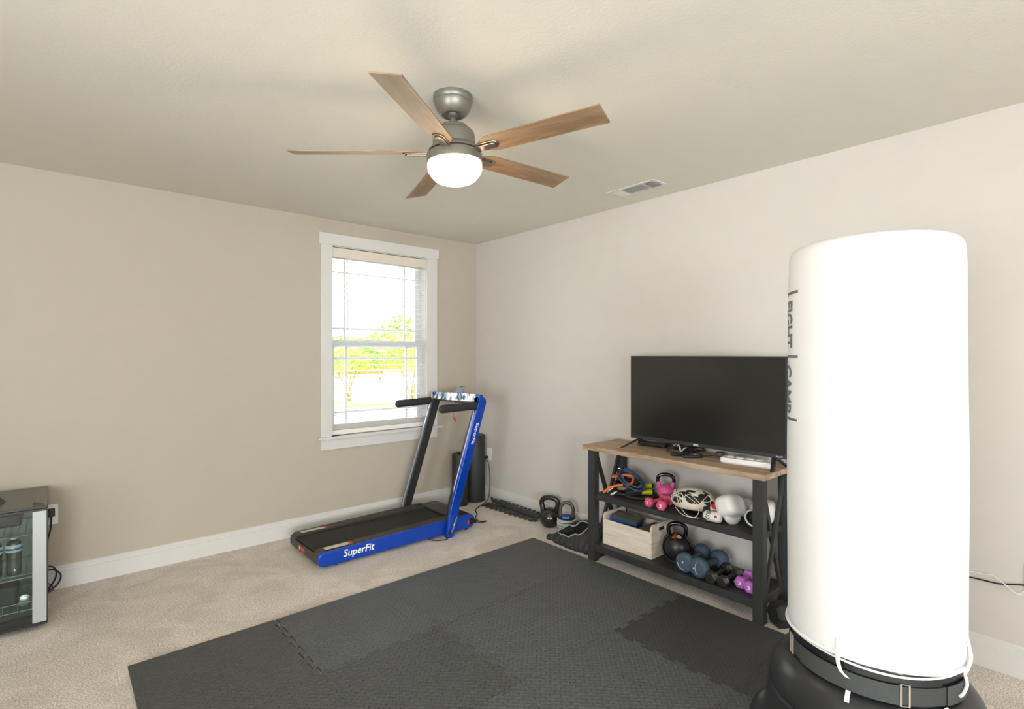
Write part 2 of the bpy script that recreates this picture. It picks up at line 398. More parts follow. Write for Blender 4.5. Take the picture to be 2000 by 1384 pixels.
# blind
M_slat = mat('blind_vinyl', (238, 233, 225), 0.45, var=0.01)
nt = M_slat.node_tree; M_slat.node_tree.nodes['Principled BSDF'].inputs['Subsurface Weight'].default_value = 0.0
blind = thing('window_blind', 'white slatted blind hung inside the window behind the treadmill', 'window blind', (-1.0, .03, 2.2))
MB().box((-1.430, .004, 2.15), (-.571, .012, 2.226)).box((-1.430, .012, 2.15), (-1.426, .05, 2.226)).box((-.575, .012, 2.15), (-.571, .05, 2.226)).build('valance', mat('valance_cream', (222, 210, 195), .5), blind, world=True, smooth=0, bevel=.0015)
MB().box((-1.425, .014, 2.185), (-.576, .052, 2.225)).build('headrail', M_white, blind, world=True, smooth=0)
sl = MB(); zz = 2.13; ns = 0
while zz > .86:
    prs = []
    M = Matrix.Translation((0, .034, zz)) @ Matrix.Rotation(R(2 + random.uniform(-1, 1)), 4, 'X')
    sl.box((-1.424, -.024, -.0014), (-.577, .024, .0014), M); zz -= .0445; ns += 1
sl.build('slats', M_slat, blind, world=True, smooth=0)
st = MB()
for k in range(7): st.box((-1.424, .011, .772 + k * .0066), (-.577, .057, .7755 + k * .0066))
st.build('stacked_slats', M_slat, blind, world=True, smooth=0)
MB().box((-1.424, .01, .7285), (-.577, .058, .768)).build('bottom_rail', M_slat, blind, world=True, smooth=0, bevel=.003)
cd_ = MB()
for xx in (-1.30, -1.0, -.70):
    for yy in (.010, .057): cd_.cyl((xx, yy, .77), (xx, yy, 2.19), .0008, 5)
cd_.build('ladder_cords', M_white, blind, world=True)
MB().cyl((-1.307, -.004, 1.565), (-1.307, .002, 2.17), .0042, 6).build('tilt_wand', mat('wand_clear', (196, 182, 172), .3), blind, world=True)
lc = MB(); lc.cyl((-.615, 0.002, 1.55), (-.615, .006, 2.17), .0012, 5).cyl((-.62, .002, 1.30), (-.615, .002, 1.56), .0012, 5).lathe([(.002, 0), (.006, .004), (.004, .03), (.001, .035)], 8, Matrix.Translation((-.62, .002, 1.27)))
lc.build('lift_cord', M_white, blind, world=True)
# small device on the sill
sg = thing('window_gadget', 'small flat black gadget at the left end of the window sill', 'gadget', (-1.405, -.018, .727), R(12))
MB().box((-.04, -.009, 0), (.04, .009, .006)).build('body', M_blk, sg, bevel=.003)
MB().box((-.02, -.006, .006), (.01, .006, .0075)).build('button', mat('gadget_grey', (95, 98, 92), .4), sg)

# ================================================================== OUTSIDE
GZ = -.42
M_lawn = mat('lawn_grass', (120, 150, 70), .9, rgb2=(158, 172, 96), vscale=3, bump=.5, bscale=40, spec=.1)
M_conc = mat('concrete_drive', (214, 210, 202), .8, var=.04)
struct(MB().box((-30, .2, GZ - .1), (90, 130, GZ)).build('ground', M_lawn, smooth=0))
dv = MB(); dv.prism([(-30, 1.5), (40, 1.5), (60, 13.5), (-30, 10.0)], 'z', GZ, GZ + .02); struct(dv.build('driveway', M_conc, smooth=0))
dv = MB(); dv.prism([(-30, 24), (90, 24), (90, 30), (-30, 30)], 'z', GZ, GZ + .02); struct(dv.build('street', M_conc, smooth=0))
M_leafs = [mat('leaf_spring_green', (176, 196, 96), .7, rgb2=(140, 168, 70), vscale=2, spec=.2), mat('leaf_mid_green', (124, 150, 72), .7, rgb2=(150, 172, 88), vscale=2, spec=.2)]
M_bark = mat('bark', (150, 124, 96), .9, bump=.4, bscale=20, rgb2=(120, 98, 78), vscale=4)
def tree(x, y, h, cr, label, mi, crown_z, seed, trunks=3):
    rnd = random.Random(seed)
    t = thing('tree', label, 'tree', (x, y, GZ), group=None)
    tb = MB()
    for k in range(trunks):
        a = k * 2.2 + rnd.random(); q = .35 * cr
        tb.tube([(0.05 * k, 0, 0), (q * .35 * math.cos(a), q * .35 * math.sin(a), h * .25), (q * math.cos(a), q * math.sin(a), h * .5), (q * 1.7 * math.cos(a), q * 1.7 * math.sin(a), h * .75)], lambda u: .045 * (1 - .7 * u), 7, sm=4)
        for j in range(3):
            b = a + rnd.uniform(-.9, .9); r0 = q * .9
            tb.tube([(r0 * math.cos(a), r0 * math.sin(a), h * (.42 + .06 * j)), (r0 * math.cos(a) + .4 * cr * math.cos(b), r0 * math.sin(a) + .4 * cr * math.sin(b), h * (.62 + .06 * j))], .014, 5)
    tb.build('trunk', M_bark, t)
    lf = MB()
    for k in range(2600):
        d = Vector((rnd.gauss(0, 1), rnd.gauss(0, 1), rnd.gauss(0, 1))).normalized()
        rr = cr * (0.55 + .45 * rnd.random()) * (1 + .22 * noise.noise(d * 2.2 + Vector((seed, 0, 0))))
        p = Vector((d.x * rr, d.y * rr, crown_z + d.z * (h - crown_z) * .95 * rr / cr))
        if p.z < crown_z - (h - crown_z) * .75: continue
        s_ = .055 * cr * rnd.uniform(.6, 1.3)
        M = Matrix.Translation(p) @ Matrix.Rotation(rnd.uniform(0, 6.3), 4, 'Z') @ Matrix.Rotation(rnd.uniform(-1.2, 1.2), 4, 'X')
        lf.add([(-s_, 0, 0), (0, -s_ * .5, s_ * .1), (s_, 0, 0), (0, s_ * .5, s_ * .1)], [(0, 1, 2, 3)], M)
    lf.build('foliage', M_leafs[mi], t, smooth=0)
    return t
def at(u, v, depth):
    a = R(48.86); r = (u - 1000) / 1024
    return (CAM.x + depth * (r * math.sin(a) + math.cos(a)), CAM.y + depth * (-r * math.cos(a) + math.sin(a)))
for (u, dep, h, cr, lb, mi, cz, sd_, tr) in (
    (680, 20.0, 2.15, .95, 'small multi-stemmed tree seen at the left of the window', 0, 1.55, 3, 3),
    (803, 19.0, 2.7, 1.2, 'taller multi-stemmed tree seen at the right of the window', 0, 1.85, 5, 3),
    (742, 34.0, 3.3, 2.3, 'broad tree across the street between the two small trees', 1, 1.9, 9, 2),
    (800, 60.0, 6.6, 4.2, 'tallest tree far off behind the right edge of the window', 1, 3.9, 11, 2),
    (660, 42.0, 3.4, 3.0, 'low round tree far off behind the left edge of the window', 1, 2.0, 14, 2)):
    x, y = at(u, 0, dep); tree(x, y, h, cr, lb, mi, cz, sd_, tr)
def house(u, dep, wd, ht, mw, mr, label, door=None):
    x, y = at(u, 0, dep)
    t = thing('house', label, 'house', (x, y, GZ), R(-41 + 6))
    MB().box((-wd / 2, 0, 0), (wd / 2, 4.5, ht)).build('wall', mw, t, smooth=0)
    MB().prism([(-wd / 2 - .4, ht), (wd / 2 + .4, ht), (wd / 2 - 1.2, ht + 1.3), (-wd / 2 + 1.2, ht + 1.3)], 'y', -.3, 4.8).build('roof', mr, t, smooth=0)
    MB().box((-wd * .3, -.06, 0), (-wd * .3 + 1.0, 0, 2.05)).build('door', mat('house_door', (150, 90, 60), .6), t, smooth=0)
    for k in (0.02, .22):
        MB().box((wd * k, -.05, .9), (wd * k + 1.1, 0, 2.0)).build('window', mat('house_window', (90, 96, 100), .3), t, smooth=0)
    return t
house(706, 49, 4, 2.0, mat('house_brick', (178, 112, 76), .9, rgb2=(196, 132, 92), vscale=3), mat('roof_grey', (190, 186, 180), .9), 'orange brick house far across the street')
house(752, 76, 9, 2.5, mat('house_tan', (150, 130, 96), .9), mat('roof_grey'
    , (190, 186, 180), .9), 'tan house far across the street behind the trees')

# ================================================================== CEILING FAN
FC = Vector((-1.8415, -2.2747, 2.205))
fan = thing('ceiling_fan', 'brushed nickel ceiling fan with five wood blades and lit glass bowl', 'ceiling fan', (FC.x, FC.y, H))
M_fwood = M_wood('fan_blade_wood', (142, 112, 82), (112, 88, 66), (1.2, 9, 9), .45, 1.0, (150, 128, 104))
top = Vector((FC.x - .006, FC.y + .002, 0))
MB().lathe([(.0805, 2.44), (.0815, 2.436), (.0815, 2.418), (.0785, 2.414), (.0765, 2.412), (.0765, 2.408), (.074, 2.396), (.067, 2.38), (.058, 2.368), (.049, 2.361), (.0455, 2.360), (.0455, 2.364), (.03, 2.366)], 48, Matrix.Translation(top)).build('canopy', M_nickel, fan, world=True)
TN = Matrix.Translation(FC) @ Matrix(((1, 0, -.0346, 0), (0, 1, .0132, 0), (.0346, -.0132, 1, 0), (0, 0, 0, 1))).to_quaternion().to_matrix().to_4x4()
def fz(z): return z - FC.z
MB().lathe([(.0, fz(2.395)), (.024, fz(2.385)), (.028, fz(2.372)), (.024, fz(2.358)), (.013, fz(2.350)), (.0125, fz(2.33))], 24, TN).build('hanger_ball', mat('nickel_dark', (110, 105, 96), .5, .7), fan, world=True)
MB().lathe([(.0115, fz(2.37)), (.0115, fz(2.337)), (.020, fz(2.337)), (.024, fz(2.320))], 20, TN).build('downrod', M_nickel, fan, world=True)
MB().lathe([(.022, fz(2.324)), (.040, fz(2.322)), (.056, fz(2.316)), (.064, fz(2.306)), (.064, fz(2.302)), (.072, fz(2.300)), (.083, fz(2.290)), (.0875, fz(2.276)), (.0875, fz(2.236)), (.096, fz(2.226)), (.106, fz(2.216)), (.107, fz(2.211)), (.09, fz(2.209))], 48, TN).build('motor_housing', M_nickel, fan, world=True)
MB().lathe([(.09, fz(2.210)), (.098, fz(2.2095)), (.098, fz(2.204)), (.09, fz(2.203))], 48, TN).build('trim_gap', mat('gap_gold', (120, 84, 50), .4, .8), fan, world=True)
MB().lathe([(.09, fz(2.204)), (.112, fz(2.202)), (.1145, fz(2.199)), (.1145, fz(2.168)), (.1125, fz(2.166)), (.105, fz(2.166))], 56, TN).build('light_ring', M_nickel, fan, world=True)
M_bowl = mat('lit_glass_bowl', (255, 240, 215), .3, emit=(255, 232, 196), estr=2.6)
MB().lathe([(.110, fz(2.169)), (.1125, fz(2.160)), (.1125, fz(2.138)), (.110, fz(2.128)), (.100, fz(2.112)), (.086, fz(2.097)), (.076, fz(2.090)), (.055, fz(2.086)), (.0, fz(2.084))], 56, TN).build('glass_bowl', M_bowl, fan, world=True, smooth=70)
for k in range(5):
    th = R(-142.945) + k * R(72)
    M = TN @ Matrix.Rotation(th, 4, 'Z')
    Mp = M @ Matrix.Rotation(R(-13.0), 4, 'X')
    bl_ = MB(); w_ = .0546; w0 = .050; r0, r1 = .115, .654
    poly = [(r0 + .012, -w0 * .45), (r0 + .06, -w0 * .98), (r0 + .1, -w0), (r1, -w_), (r1, w_), (r0 + .1, w0), (r0 + .06, w0 * .98), (r0 + .012, w0 * .45)]
    # blade object carries its own frame so the grain follows it
    be = MB(); be.prism(poly, 'z', 0, .0055)
    o = be.build('blade', M_fwood, fan, smooth=0, bevel=.001)
    o.matrix_local = wmat(fan).inverted() @ Mp
    ir = MB()
    ir.prism([(.095, -.024), (.200, -.024), (.212, -.010), (.212, .010), (.200, .024), (.095, .024)], 'z', -.005, 0.0)
    ir.prism([(.09, -.017), (.192, -.017), (.202, -.006), (.202, .006), (.192, .017), (.09, .017)], 'z', -.011, -.005)
    bi = ir.build('blade_iron', mat('nickel_polished', (150, 140, 128), .22, .9), None, smooth=0, bevel=.0015)
    bi.parent = o
fl = bpy.data.lights.new('fan_lamp', 'POINT'); fl.energy = 6.5; fl.color = (1.0, .76, .50); fl.shadow_soft_size = .09
fo = bpy.data.objects.new('fan_lamp', fl); C.objects.link(fo); fo.location = (FC.x, FC.y, 1.99)
# wall/ceiling vent
vent = thing('ceiling_vent', 'white rectangular air vent in the ceiling near the right wall', 'vent', (-.27, -2.05, H))
vx0, vx1, vy0, vy1 = -.345, -.195, -2.235, -1.875
fr = MB(); fr.box((vx0, vy0, H - .004), (vx1, vy0 + .022, H)).box((vx0, vy1 - .022, H - .004), (vx1, vy1, H)).box((vx0, vy0 + .022, H - .004), (vx0 + .02, vy1 - .022, H)).box((vx1 - .02, vy0 + .022, H - .004), (vx1, vy1 - .022, H))
for yy in (-2.135, -1.97): fr.box((vx0 + .02, yy - .006, H - .004), (vx1 - .02, yy + .006, H))
fr.build('frame', M_trim, vent, world=True, smooth=0)
MB().box((vx0 + .01, vy0 + .01, H - .0006), (vx1 - .01, vy1 - .01, H - .0001)).build('duct_opening', mat('duct_dark', (58, 52, 46), .8), vent, world=True, smooth=0)
lv = MB()
for k in range(7):
    M = Matrix.Translation((vx0 + .027 + k * .0155, 0, H - .004)) @ Matrix.Rotation(R(-50), 4, 'Y')
    lv.box((-.0035, -2.13, -.0005), (.0035, -1.975, .0005), M)
for (ya, yb, sg_) in ((-2.213, -2.141, 1), (-1.964, -1.897, -1)):
    n_ = 7
    for k in range(n_):
        M = Matrix.Translation((0, ya + (k + .5) * (yb - ya) / n_, H - .004)) @ Matrix.Rotation(R(50 * sg_), 4, 'X')
        lv.box((vx0 + .021, -.005, -.0005), (vx1 - .021, .005, .0005), M)
lv.build('louvers', M_trim, vent, world=True, smooth=0)
sw = MB()
for yy in (vy0 + .011, vy1 - .011): MB().cyl(((vx0 + vx1) / 2, yy, H - .006), ((vx0 + vx1) / 2, yy, H - .003), .004, 8).build('screw', mat('screw_grey', (110, 105, 98), .4, .5), vent, world=True)

# ================================================================== FOAM FLOOR TILES
T = 0.61; MX0 = -2.85; MY0 = -1.24; TH = .012
M_fm = [M_foam('foam_grey', (84, 87, 87), .45, 1.0), M_foam('foam_dark_grey', (74, 76, 74), .5, 1.0), M_foam('foam_black_worn', (62, 62, 62), .60, .4)]
def seam(p, q, n=11, amp=.0105, gap=.0006, side=1):
    """dovetail line from p to q"""
    p = Vector(p); q = Vector(q); d = (q - p); L_ = d.length; d.normalize(); nn = Vector((-d.y, d.x)); out = []
    step = L_ / n
    for k in range(n):
        s_ = 1 if k % 2 == 0 else -1; a0 = k * step; a1 = a0 + step; m_ = step * .13
        if k == 0: out.append(p + d * (a0 + .0) + nn * (0))
        out.append(p + d * (a0 + (0.020 if k == 0 else m_ * -1)) + nn * amp * s_)
        out.append(p + d * (a1 - (0.020 if k == n - 1 else m_ * -1)) + nn * amp * s_)
    out = out + [q]
    off = nn * gap * side
    return [o_ + off for o_ in out]
NC, NR = 4, 5
def tile(i, j, mi, label):
    x0 = MX0 + i * T; x1 = x0 + T; y1 = MY0 - j * T; y0 = y1 - T
    g = .0005
    left = [(x0, y1), (x0, y0)] if i == 0 else seam((x0, y1), (x0, y0), side=1, gap=(.0045 if (i == 1 and j == 0) else g))
    bot = seam((x0, y0), (x1, y0), side=1, gap=g)
    right = [(x1, y0), (x1, y1)] if i == NC - 1 else seam((x1, y1), (x1, y0), side=-1, gap=(.0045 if (i == 0 and j == 0) else g))[::-1]
    topl = [(x1, y1), (x0, y1)] if j == 0 else seam((x0, y1), (x1, y1), side=-1, gap=g)[::-1]
    pts = []
    for seg_ in (left, bot, right, topl):
        for p in seg_:
            p = Vector((p[0], p[1]))
            if not pts or (p - pts[-1]).length > 5.5e-3: pts.append(p)
    if (pts[0] - pts[-1]).length < 5.5e-3: pts.pop()
    # slightly rounded outer corners
    o = thing_mesh = MB().prism([(p.x - (x0 + T / 2), p.y - (y0 + T / 2)) for p in pts], 'z', 0, TH).build('foam_mat_tile', M_fm[mi], None, smooth=0)
    o.location = (x0 + T / 2, y0 + T / 2, 0.0)
    if (i, j) == (2, 0): o.location.y += .004
    props(o, label, 'mat tile', 'interlocking foam floor tiles')
    md = o.modifiers.new('bevel', 'BEVEL'); md.width = .0018; md.segments = 2; md.limit_method = 'ANGLE'; md.angle_limit = R(35)
    return o
colw = ['leftmost column', 'second column', 'third column', 'column along the shelf']
roww = ['row nearest the window wall', 'second row from the window', 'third row from the window', 'fourth row from the window', 'row under the punching bag']
dk = {(0, 0): 1, (0, 1): 1, (1, 1): 1, (3, 2): 2, (3, 3): 2, (3, 1): 0}
for j in range(NR):
    for i in range(NC):
        if (i, j) in ((0, 3), (0, 4), (1, 4)): continue
        mi = dk.get((i, j), 0)
        lab = ('grey', 'dark grey', 'smooth worn black')[mi] + ' foam tile, ' + colw[i] + ', ' + roww[j]
        tile(i, j, mi, lab)

# ================================================================== TREADMILL
tm = thing('treadmill', 'blue and black folding treadmill with handrails in front of the window', 'treadmill', (-1.2, -.5, 0))
M_blue = mat('metallic_blue', (0, 66, 176), .30, .25, coat=.25, var=.05)
M_tmd = mat('treadmill_dark_plastic', (58, 54, 49), .42, bump=.08, bscale=600)
M_tml = mat('treadmill_matte_black', (34, 35, 34), .5)
M_silver = mat('silver_plastic', (168, 174, 176), .3, .4)
def side_prof():
    pts = []
    def arc(cx_, cz_, rx, rz, a0, a1, n=8):
        for k in range(n + 1):
            a = R(a0 + (a1 - a0) * k / n); pts.append((cx_ + rx * math.cos(a), cz_ + rz * math.sin(a)))
    arc(-1.775, .050, .060, .034, 270, 180); arc(-1.800, .078, .035, .030, 180, 95)
    arc(-.652, .074, .056, .054, 90, -90)
    return pts
sp_ = side_prof()
def rail(y0, y1, name, k=1.0):
    m_ = MB(); m_.prism([(x, .016 + (z - .016) * k) for x, z in sp_], 'y', y0, y1); o = m_.build(name, M_blue, tm, world=True, smooth=35, bevel=.009, seg=4); return o
rl = rail(-.772, -.742, 'side_rail'); rail(-.268, -.238, 'side_rail', .88)
# dark top of the side rails
def ztop(x): return .108 + (x + 1.8) / 1.15 * .019
def footrail(y0, y1, name='foot_rail'):
    m_ = MB(); xa, xb = -1.80, -.79
    m_.hexa([(xa, y0, .05), (xb, y0, .05), (xb, y1, .05), (xa, y1, .05)], [(xa, y0, ztop(xa) + .001), (xb, y0, ztop(xb) + .001), (xb, y1, ztop(xb) + .001), (xa, y1, ztop(xa) + .001)])
    m_.hexa([(xa - .028, y0, .05), (xa, y0, .05), (xa, y1, .05), (xa - .028, y1, .05)], [(xa - .028, y0, .088), (xa, y0, ztop(xa) + .001), (xa, y1, ztop(xa) + .001), (xa - .028, y1, .088)])
    for k in range(4):
        yy = y0 + .012 + k * (y1 - y0 - .024) / 3
        m_.hexa([(xa + .05, yy - .003, ztop(xa)), (xb, yy - .003, ztop(xb)), (xb, yy + .003, ztop(xb)), (xa + .05, yy + .003, ztop(xa))],
                [(xa + .05, yy - .002, ztop(xa) + .0028), (xb, yy - .002, ztop(xb) + .0028), (xb, yy + .002, ztop(xb) + .0028), (xa + .05, yy + .002, ztop(xa) + .0028)])
    return m_.build(name, M_tmd, tm, world=True, smooth=0)
fn_ = footrail(-.743, -.672); ff_ = footrail(-.322, -.2365)
# white warning labels on both foot rails (red end panel)
for (ya, yb) in ((-.738, -.690), (-.310, -.272)):
    z_ = ztop(-1.7) + .0042
    MB().box((-1.775, ya, z_), (-1.60, yb, z_ + .0006)).build('warning_label', mat('label_cream', (222, 214, 196), .6, rgb2=(196, 188, 172), vscale=120), tm, world=True, smooth=0)
    MB().box((-1.612, ya, z_ + .0006), (-1.590, yb, z_ + .0012)).build('red_label_panel', mat('label_red', (206, 74, 54), .6), tm, world=True, smooth=0)
# belt and deck
MB().box((-1.79, -.68, .045), (-.76, -.315, .088)).build('deck', M_tml, tm, world=True, smooth=0)
bt = MB(); bp_ = []
for k in range(9):
    a = R(90 + 180 * k / 8); bp_.append((-1.795 + .020 * math.cos(a), .078 + .020 * math.sin(a)))
bt.prism([(-.78, .106)] + [(x_, z_ + .0) for x_, z_ in bp_] + [(-.78, .060)], 'y', -.664, -.330)
bt.build('running_belt', mat('belt_black', (42, 42, 38), .62, bump=.25, bscale=700, spec=.3), tm, world=True, smooth=30)
rp = MB(); rp.box((-1.832, -.742, .034), (-1.822, -.268, .078)); rp.cyl((-1.826, -.742, .078), (-1.826, -.268, .078), .006, 10)
rp.build('rear_end_bar', M_tmd, tm, world=True, smooth=30)
MB().box((-1.8335, -.52, .044), (-1.832, -.44, .070)).build('rear_warning_label', mat('label_red', (206, 74, 54)), tm, world=True, smooth=0)
MB().box((-1.8338, -.44, .044), (-1.832, -.418, .070)).build('rear_label_white', mat('label_cream', (222, 214, 196)), tm, world=True, smooth=0)
# motor cover
mc = MB(); mc.prism([(-.79, .05), (-.79, .121), (-.775, .126), (-.66, .129), (-.625, .122), (-.605, .10), (-.602, .05)], 'y', -.742, -.268)
mc.build('motor_cover', mat('motor_cover_black', (44, 43, 40), .3, spec=.5), tm, world=True, smooth=25, bevel=.002)
MB().box((-.85, -.312, ztop(-.83)), (-.795, -.275, ztop(-.83) + .016)).build('hinge_bracket', mat('dark_metal', (60, 58, 56), .35, .5), tm, world=True, smooth=0, bevel=.003)
MB().box((-.842, -.314, ztop(-.83) + .003), (-.832, -.3115, ztop(-.83) + .014)).build('bracket_highlight', M_chrome, tm, world=True, smooth=0)
# power switch, plug, wheels
MB().box((-.672, -.776, .055), (-.652, -.771, .085)).build('power_switch', mat('switch_red', (214, 44, 30), .35), tm, world=True, smooth=0, bevel=.002)
MB().box((-.648, -.774, .045), (-.612, -.771, .092)).build('power_inlet', M_blk, tm, world=True, smooth=0, bevel=.002)
for yy in (-.735, -.28):
    MB().cyl((-.665, yy - .012, .018), (-.665, yy + .012, .018), .018, 18).build('transport_wheel', M_blk, tm, world=True)
for xx in (-1.70,):
    for yy in (-.72, -.29): MB().cyl((xx, yy, 0), (xx, yy, .045), .016, 12).build('rubber_foot', M_rubber, tm, world=True)
# uprights: centre line in the x-z plane
def up_edge(z, far=False):   # left edge x
    x = -.599 + .335 * (z - .971)
    if z < .25 and not far: x += .022 * (.25 - z) / .25
    return x - (.050 if far else 0)
def upright(ya, yb, m_, name, far=False, dx0=0.0, dx1=0.0, top_=1.0, z0_=.035):
    wd = .072; pts = []; zs = [z0_ + (top_ - z0_) * k / 10 for k in range(11)]
    L_ = [(up_edge(z, far) + dx0, z) for z in zs]; Rr = [(up_edge(z, far) + wd + dx1, z - .02) for z in zs]
    cx_, cz_ = (L_[0][0] + Rr[0][0]) / 2, (L_[0][1] + Rr[0][1]) / 2; rad = (Rr[0][0] - L_[0][0]) / 2
    arc = [(cx_ + rad * math.cos(R(a)), cz_ + rad * math.sin(R(a))) for a in range(200, 341, 20)]
    topc = []
    if not far or True:
        # rounded outer top corner
        xo, zo = Rr[-1]
        topc = [(xo + .002, zo + .020), (xo - .004, zo + .040), (xo - .022, zo + .055), (xo - .05, zo + .064), (L_[-1][0] + .01, L_[-1][1] + .05)]
    poly = arc + Rr[1:] + topc + L_[1:][::-1] + []
    return MB().prism(poly, 'y', ya, yb).build(name, m_, tm, world=True, smooth=30, bevel=.004, seg=3)
upright(-.812, -.785, M_blue, 'upright')
upright(-.785, -.775, M_silver, 'upright_inner_trim', dx0=-.003, dx1=-.03, top_=.985, z0_=.30)
upright(-.784, -.752, M_tml, 'upright_inner', dx0=-.0015, dx1=-.006, top_=.985, z0_=.12)
upright(-.236, -.222, mat('upright_black', (36, 37, 36), .4), 'upright', far=True, dx0=.004, z0_=.09)
upright(-.222, -.212, M_silver, 'upright_inner_trim', far=True, dx0=-.006, dx1=-.02, top_=.99, z0_=.10)
upright(-.212, -.195, M_blue, 'upright_outer', far=True, z0_=.05)
# lever
MB().tube([(-.858, -.818, .040), (-.850, -.828, .062), (-.834, -.831, .105), (-.806, -.822, .148)], .0078, 10, sm=5, flat=.8).build('release_lever', M_chrome, tm, world=True)
MB().cyl((-.860, -.818, .042), (-.860, -.808, .042), .016, 18).build('lever_hub', M_blk, tm, world=True)
# handles
def handle(y, xa, xb, za, zb, name):
    m_ = MB(); d = Vector((xb - xa, 0, zb - za)); h_ = .031
    m_.tube([(xa + .000, y, za), (xa + .006, y, za), (xa + .016, y, za), (xa + .03, y, za), (xb, y, zb)], lambda u: (.012, .022, .0285, .031, .031)[min(4, int(round(u * 4)))], 20, flat=1.0)
    for k, v in enumerate(m_.v): v.y = y + (v.y - y) * .62
    return m_.build(name, mat('handle_foam', (38, 38, 37), .6, bump=.1), tm, world=True, smooth=50)
handle(-.785, -.942, -.565, .964, .972, 'handrail'); handle(-.205, -.985, -.64, .966, .976, 'handrail')
# console between the uprights
def cpt(t_, dx, z): # t_ 0 near .. 1 far
    return (-.585 + dx + t_ * -.052, -.790 + t_ * .575, z)
cb = MB(); cb.hexa([cpt(0, 0, .996), cpt(0, .06, .986), cpt(1, .06, .986), cpt(1, 0, .990)], [cpt(0, .010, 1.058), cpt(0, .055, 1.050), cpt(1, .055, 1.046), cpt(1, .012, 1.052)])
cb.build('console', M_blue, tm, world=True, smooth=0, bevel=.005, seg=3)
M_film = bpy.data.materials.new('wrinkled_silver_film'); M_film.use_nodes = True
_b = M_film.node_tree.nodes['Principled BSDF']; _b.inputs['Metallic'].default_value = .55; _b.inputs['Roughness'].default_value = .18
_tc = M_film.node_tree.nodes.new('ShaderNodeTexCoord'); _wv = M_film.node_tree.nodes.new('ShaderNodeTexWave'); _wv.inputs['Scale'].default_value = 4.5; _wv.inputs['Distortion'].default_value = 7; _wv.inputs['Detail'].default_value = 2; _wv.inputs['Detail Scale'].default_value = 2
_mp = M_film.node_tree.nodes.new('ShaderNodeMapping'); _mp.inputs['Rotation'].default_value = (R(50), 0, 0)
M_film.node_tree.links.new(_tc.outputs['Object'], _mp.inputs[0]); M_film.node_tree.links.new(_mp.outputs[0], _wv.inputs['Vector'])
_cr = M_film.node_tree.nodes.new('ShaderNodeMix'); _cr.data_type = 'RGBA'; _cr.inputs['A'].default_value = lin((96, 106, 112)); _cr.inputs['B'].default_value = lin((214, 224, 232))
_mr = M_film.node_tree.nodes.new('ShaderNodeMapRange'); _mr.inputs[1].default_value = .45; _mr.inputs[2].default_value = .75
M_film.node_tree.links.new(_wv.outputs['Fac'], _mr.inputs[0]); M_film.node_tree.links.new(_mr.outputs[0], _cr.inputs['Factor']); M_film.node_tree.links.new(_cr.outputs['Result'], _b.inputs['Base Color'])
_bp = M_film.node_tree.nodes.new('ShaderNodeBump'); _bp.inputs['Strength'].default_value = .5; _bp.inputs['Distance'].default_value = .01
M_film.node_tree.links.new(_wv.outputs['Fac'], _bp.inputs['Height']); M_film.node_tree.links.new(_bp.outputs[0], _b.inputs['Normal'])
fp = MB(); fp.hexa([cpt(.04, -.003, .998), cpt(.04, .003, .998), cpt(.97, .003, .993), cpt(.97, -.004, .993)], [cpt(.06, .007, 1.058), cpt(.06, .012, 1.058), cpt(.94, .013, 1.052), cpt(.94, .008, 1.052)])
fp.build('console_panel', M_film, tm, world=True, smooth=0)
MB().hexa([cpt(0, .0, .980), cpt(0, .05, .975), cpt(1, .05, .975), cpt(1, .0, .980)], [cpt(0, .0, .997), cpt(0, .055, .99), cpt(1, .055, .99), cpt(1, .0, .992)]).build('console_underside', M_tml, tm, world=True, smooth=0)
# phone holder
ph = MB(); c0 = Vector(cpt(.47, .03, 1.052))
ph.hexa([c0 + Vector((-.004, -.052, 0)), c0 + Vector((.004, -.052, 0)), c0 + Vector((.004, .052, 0)), c0 + Vector((-.004, .052, 0))],
        [c0 + Vector((.030, -.046, .058)), c0 + Vector((.036, -.046, .058)), c0 + Vector((.036, .044, .058)), c0 + Vector((.030, .044, .058))])
ph.build('phone_holder', mat('grey_blue_plastic', (110, 122, 136), .45), tm, world=True, smooth=0, bevel=.003)
MB().hexa([c0 + Vector((.020, -.014, .045)), c0 + Vector((.040, -.014, .045)), c0 + Vector((.040, .012, .045)), c0 + Vector((.020, .012, .045))],
          [c0 + Vector((.024, -.016, .060)), c0 + Vector((.044, -.016, .060)), c0 + Vector((.044, .014, .060)), c0 + Vector((.024, .014, .060))]).build('holder_clip', M_blk, tm, world=True, smooth=0)
# safety key
kx = Vector(cpt(.50, .01, .978))
MB().tube([kx, kx + Vector((-.01, -.01, -.05)), kx + Vector((-.012, .006, -.10)), kx + Vector((-.012, -.002, -.135))], .0022, 6, sm=4).build('safety_cord', mat('cord_red', (206, 50, 44), .5), tm, world=True)
MB().box(kx + Vector((-.012, -.02, -.006)), kx + Vector((.012, .024, .004))).build('safety_key', mat('key_red', (200, 60, 50), .4), tm, world=True, smooth=0, bevel=.003)
e_ = kx + Vector((-.012, -.002, -.135))
MB().tube([e_ + Vector((0, .012, .012)), e_ + Vector((0, -.005, -.004)), e_ + Vector((0, -.025, -.022))], .0045, 6, sm=3).tube([e_ + Vector((0, -.018, .008)), e_ + Vector((0, -.026, .016)), e_ + Vector((0, -.034, .006)), e_ + Vector((0, -.02, -.004))], .0028, 6, sm=3).build('safety_clip', mat('clip_red', (206, 32, 28), .4), tm, world=True)
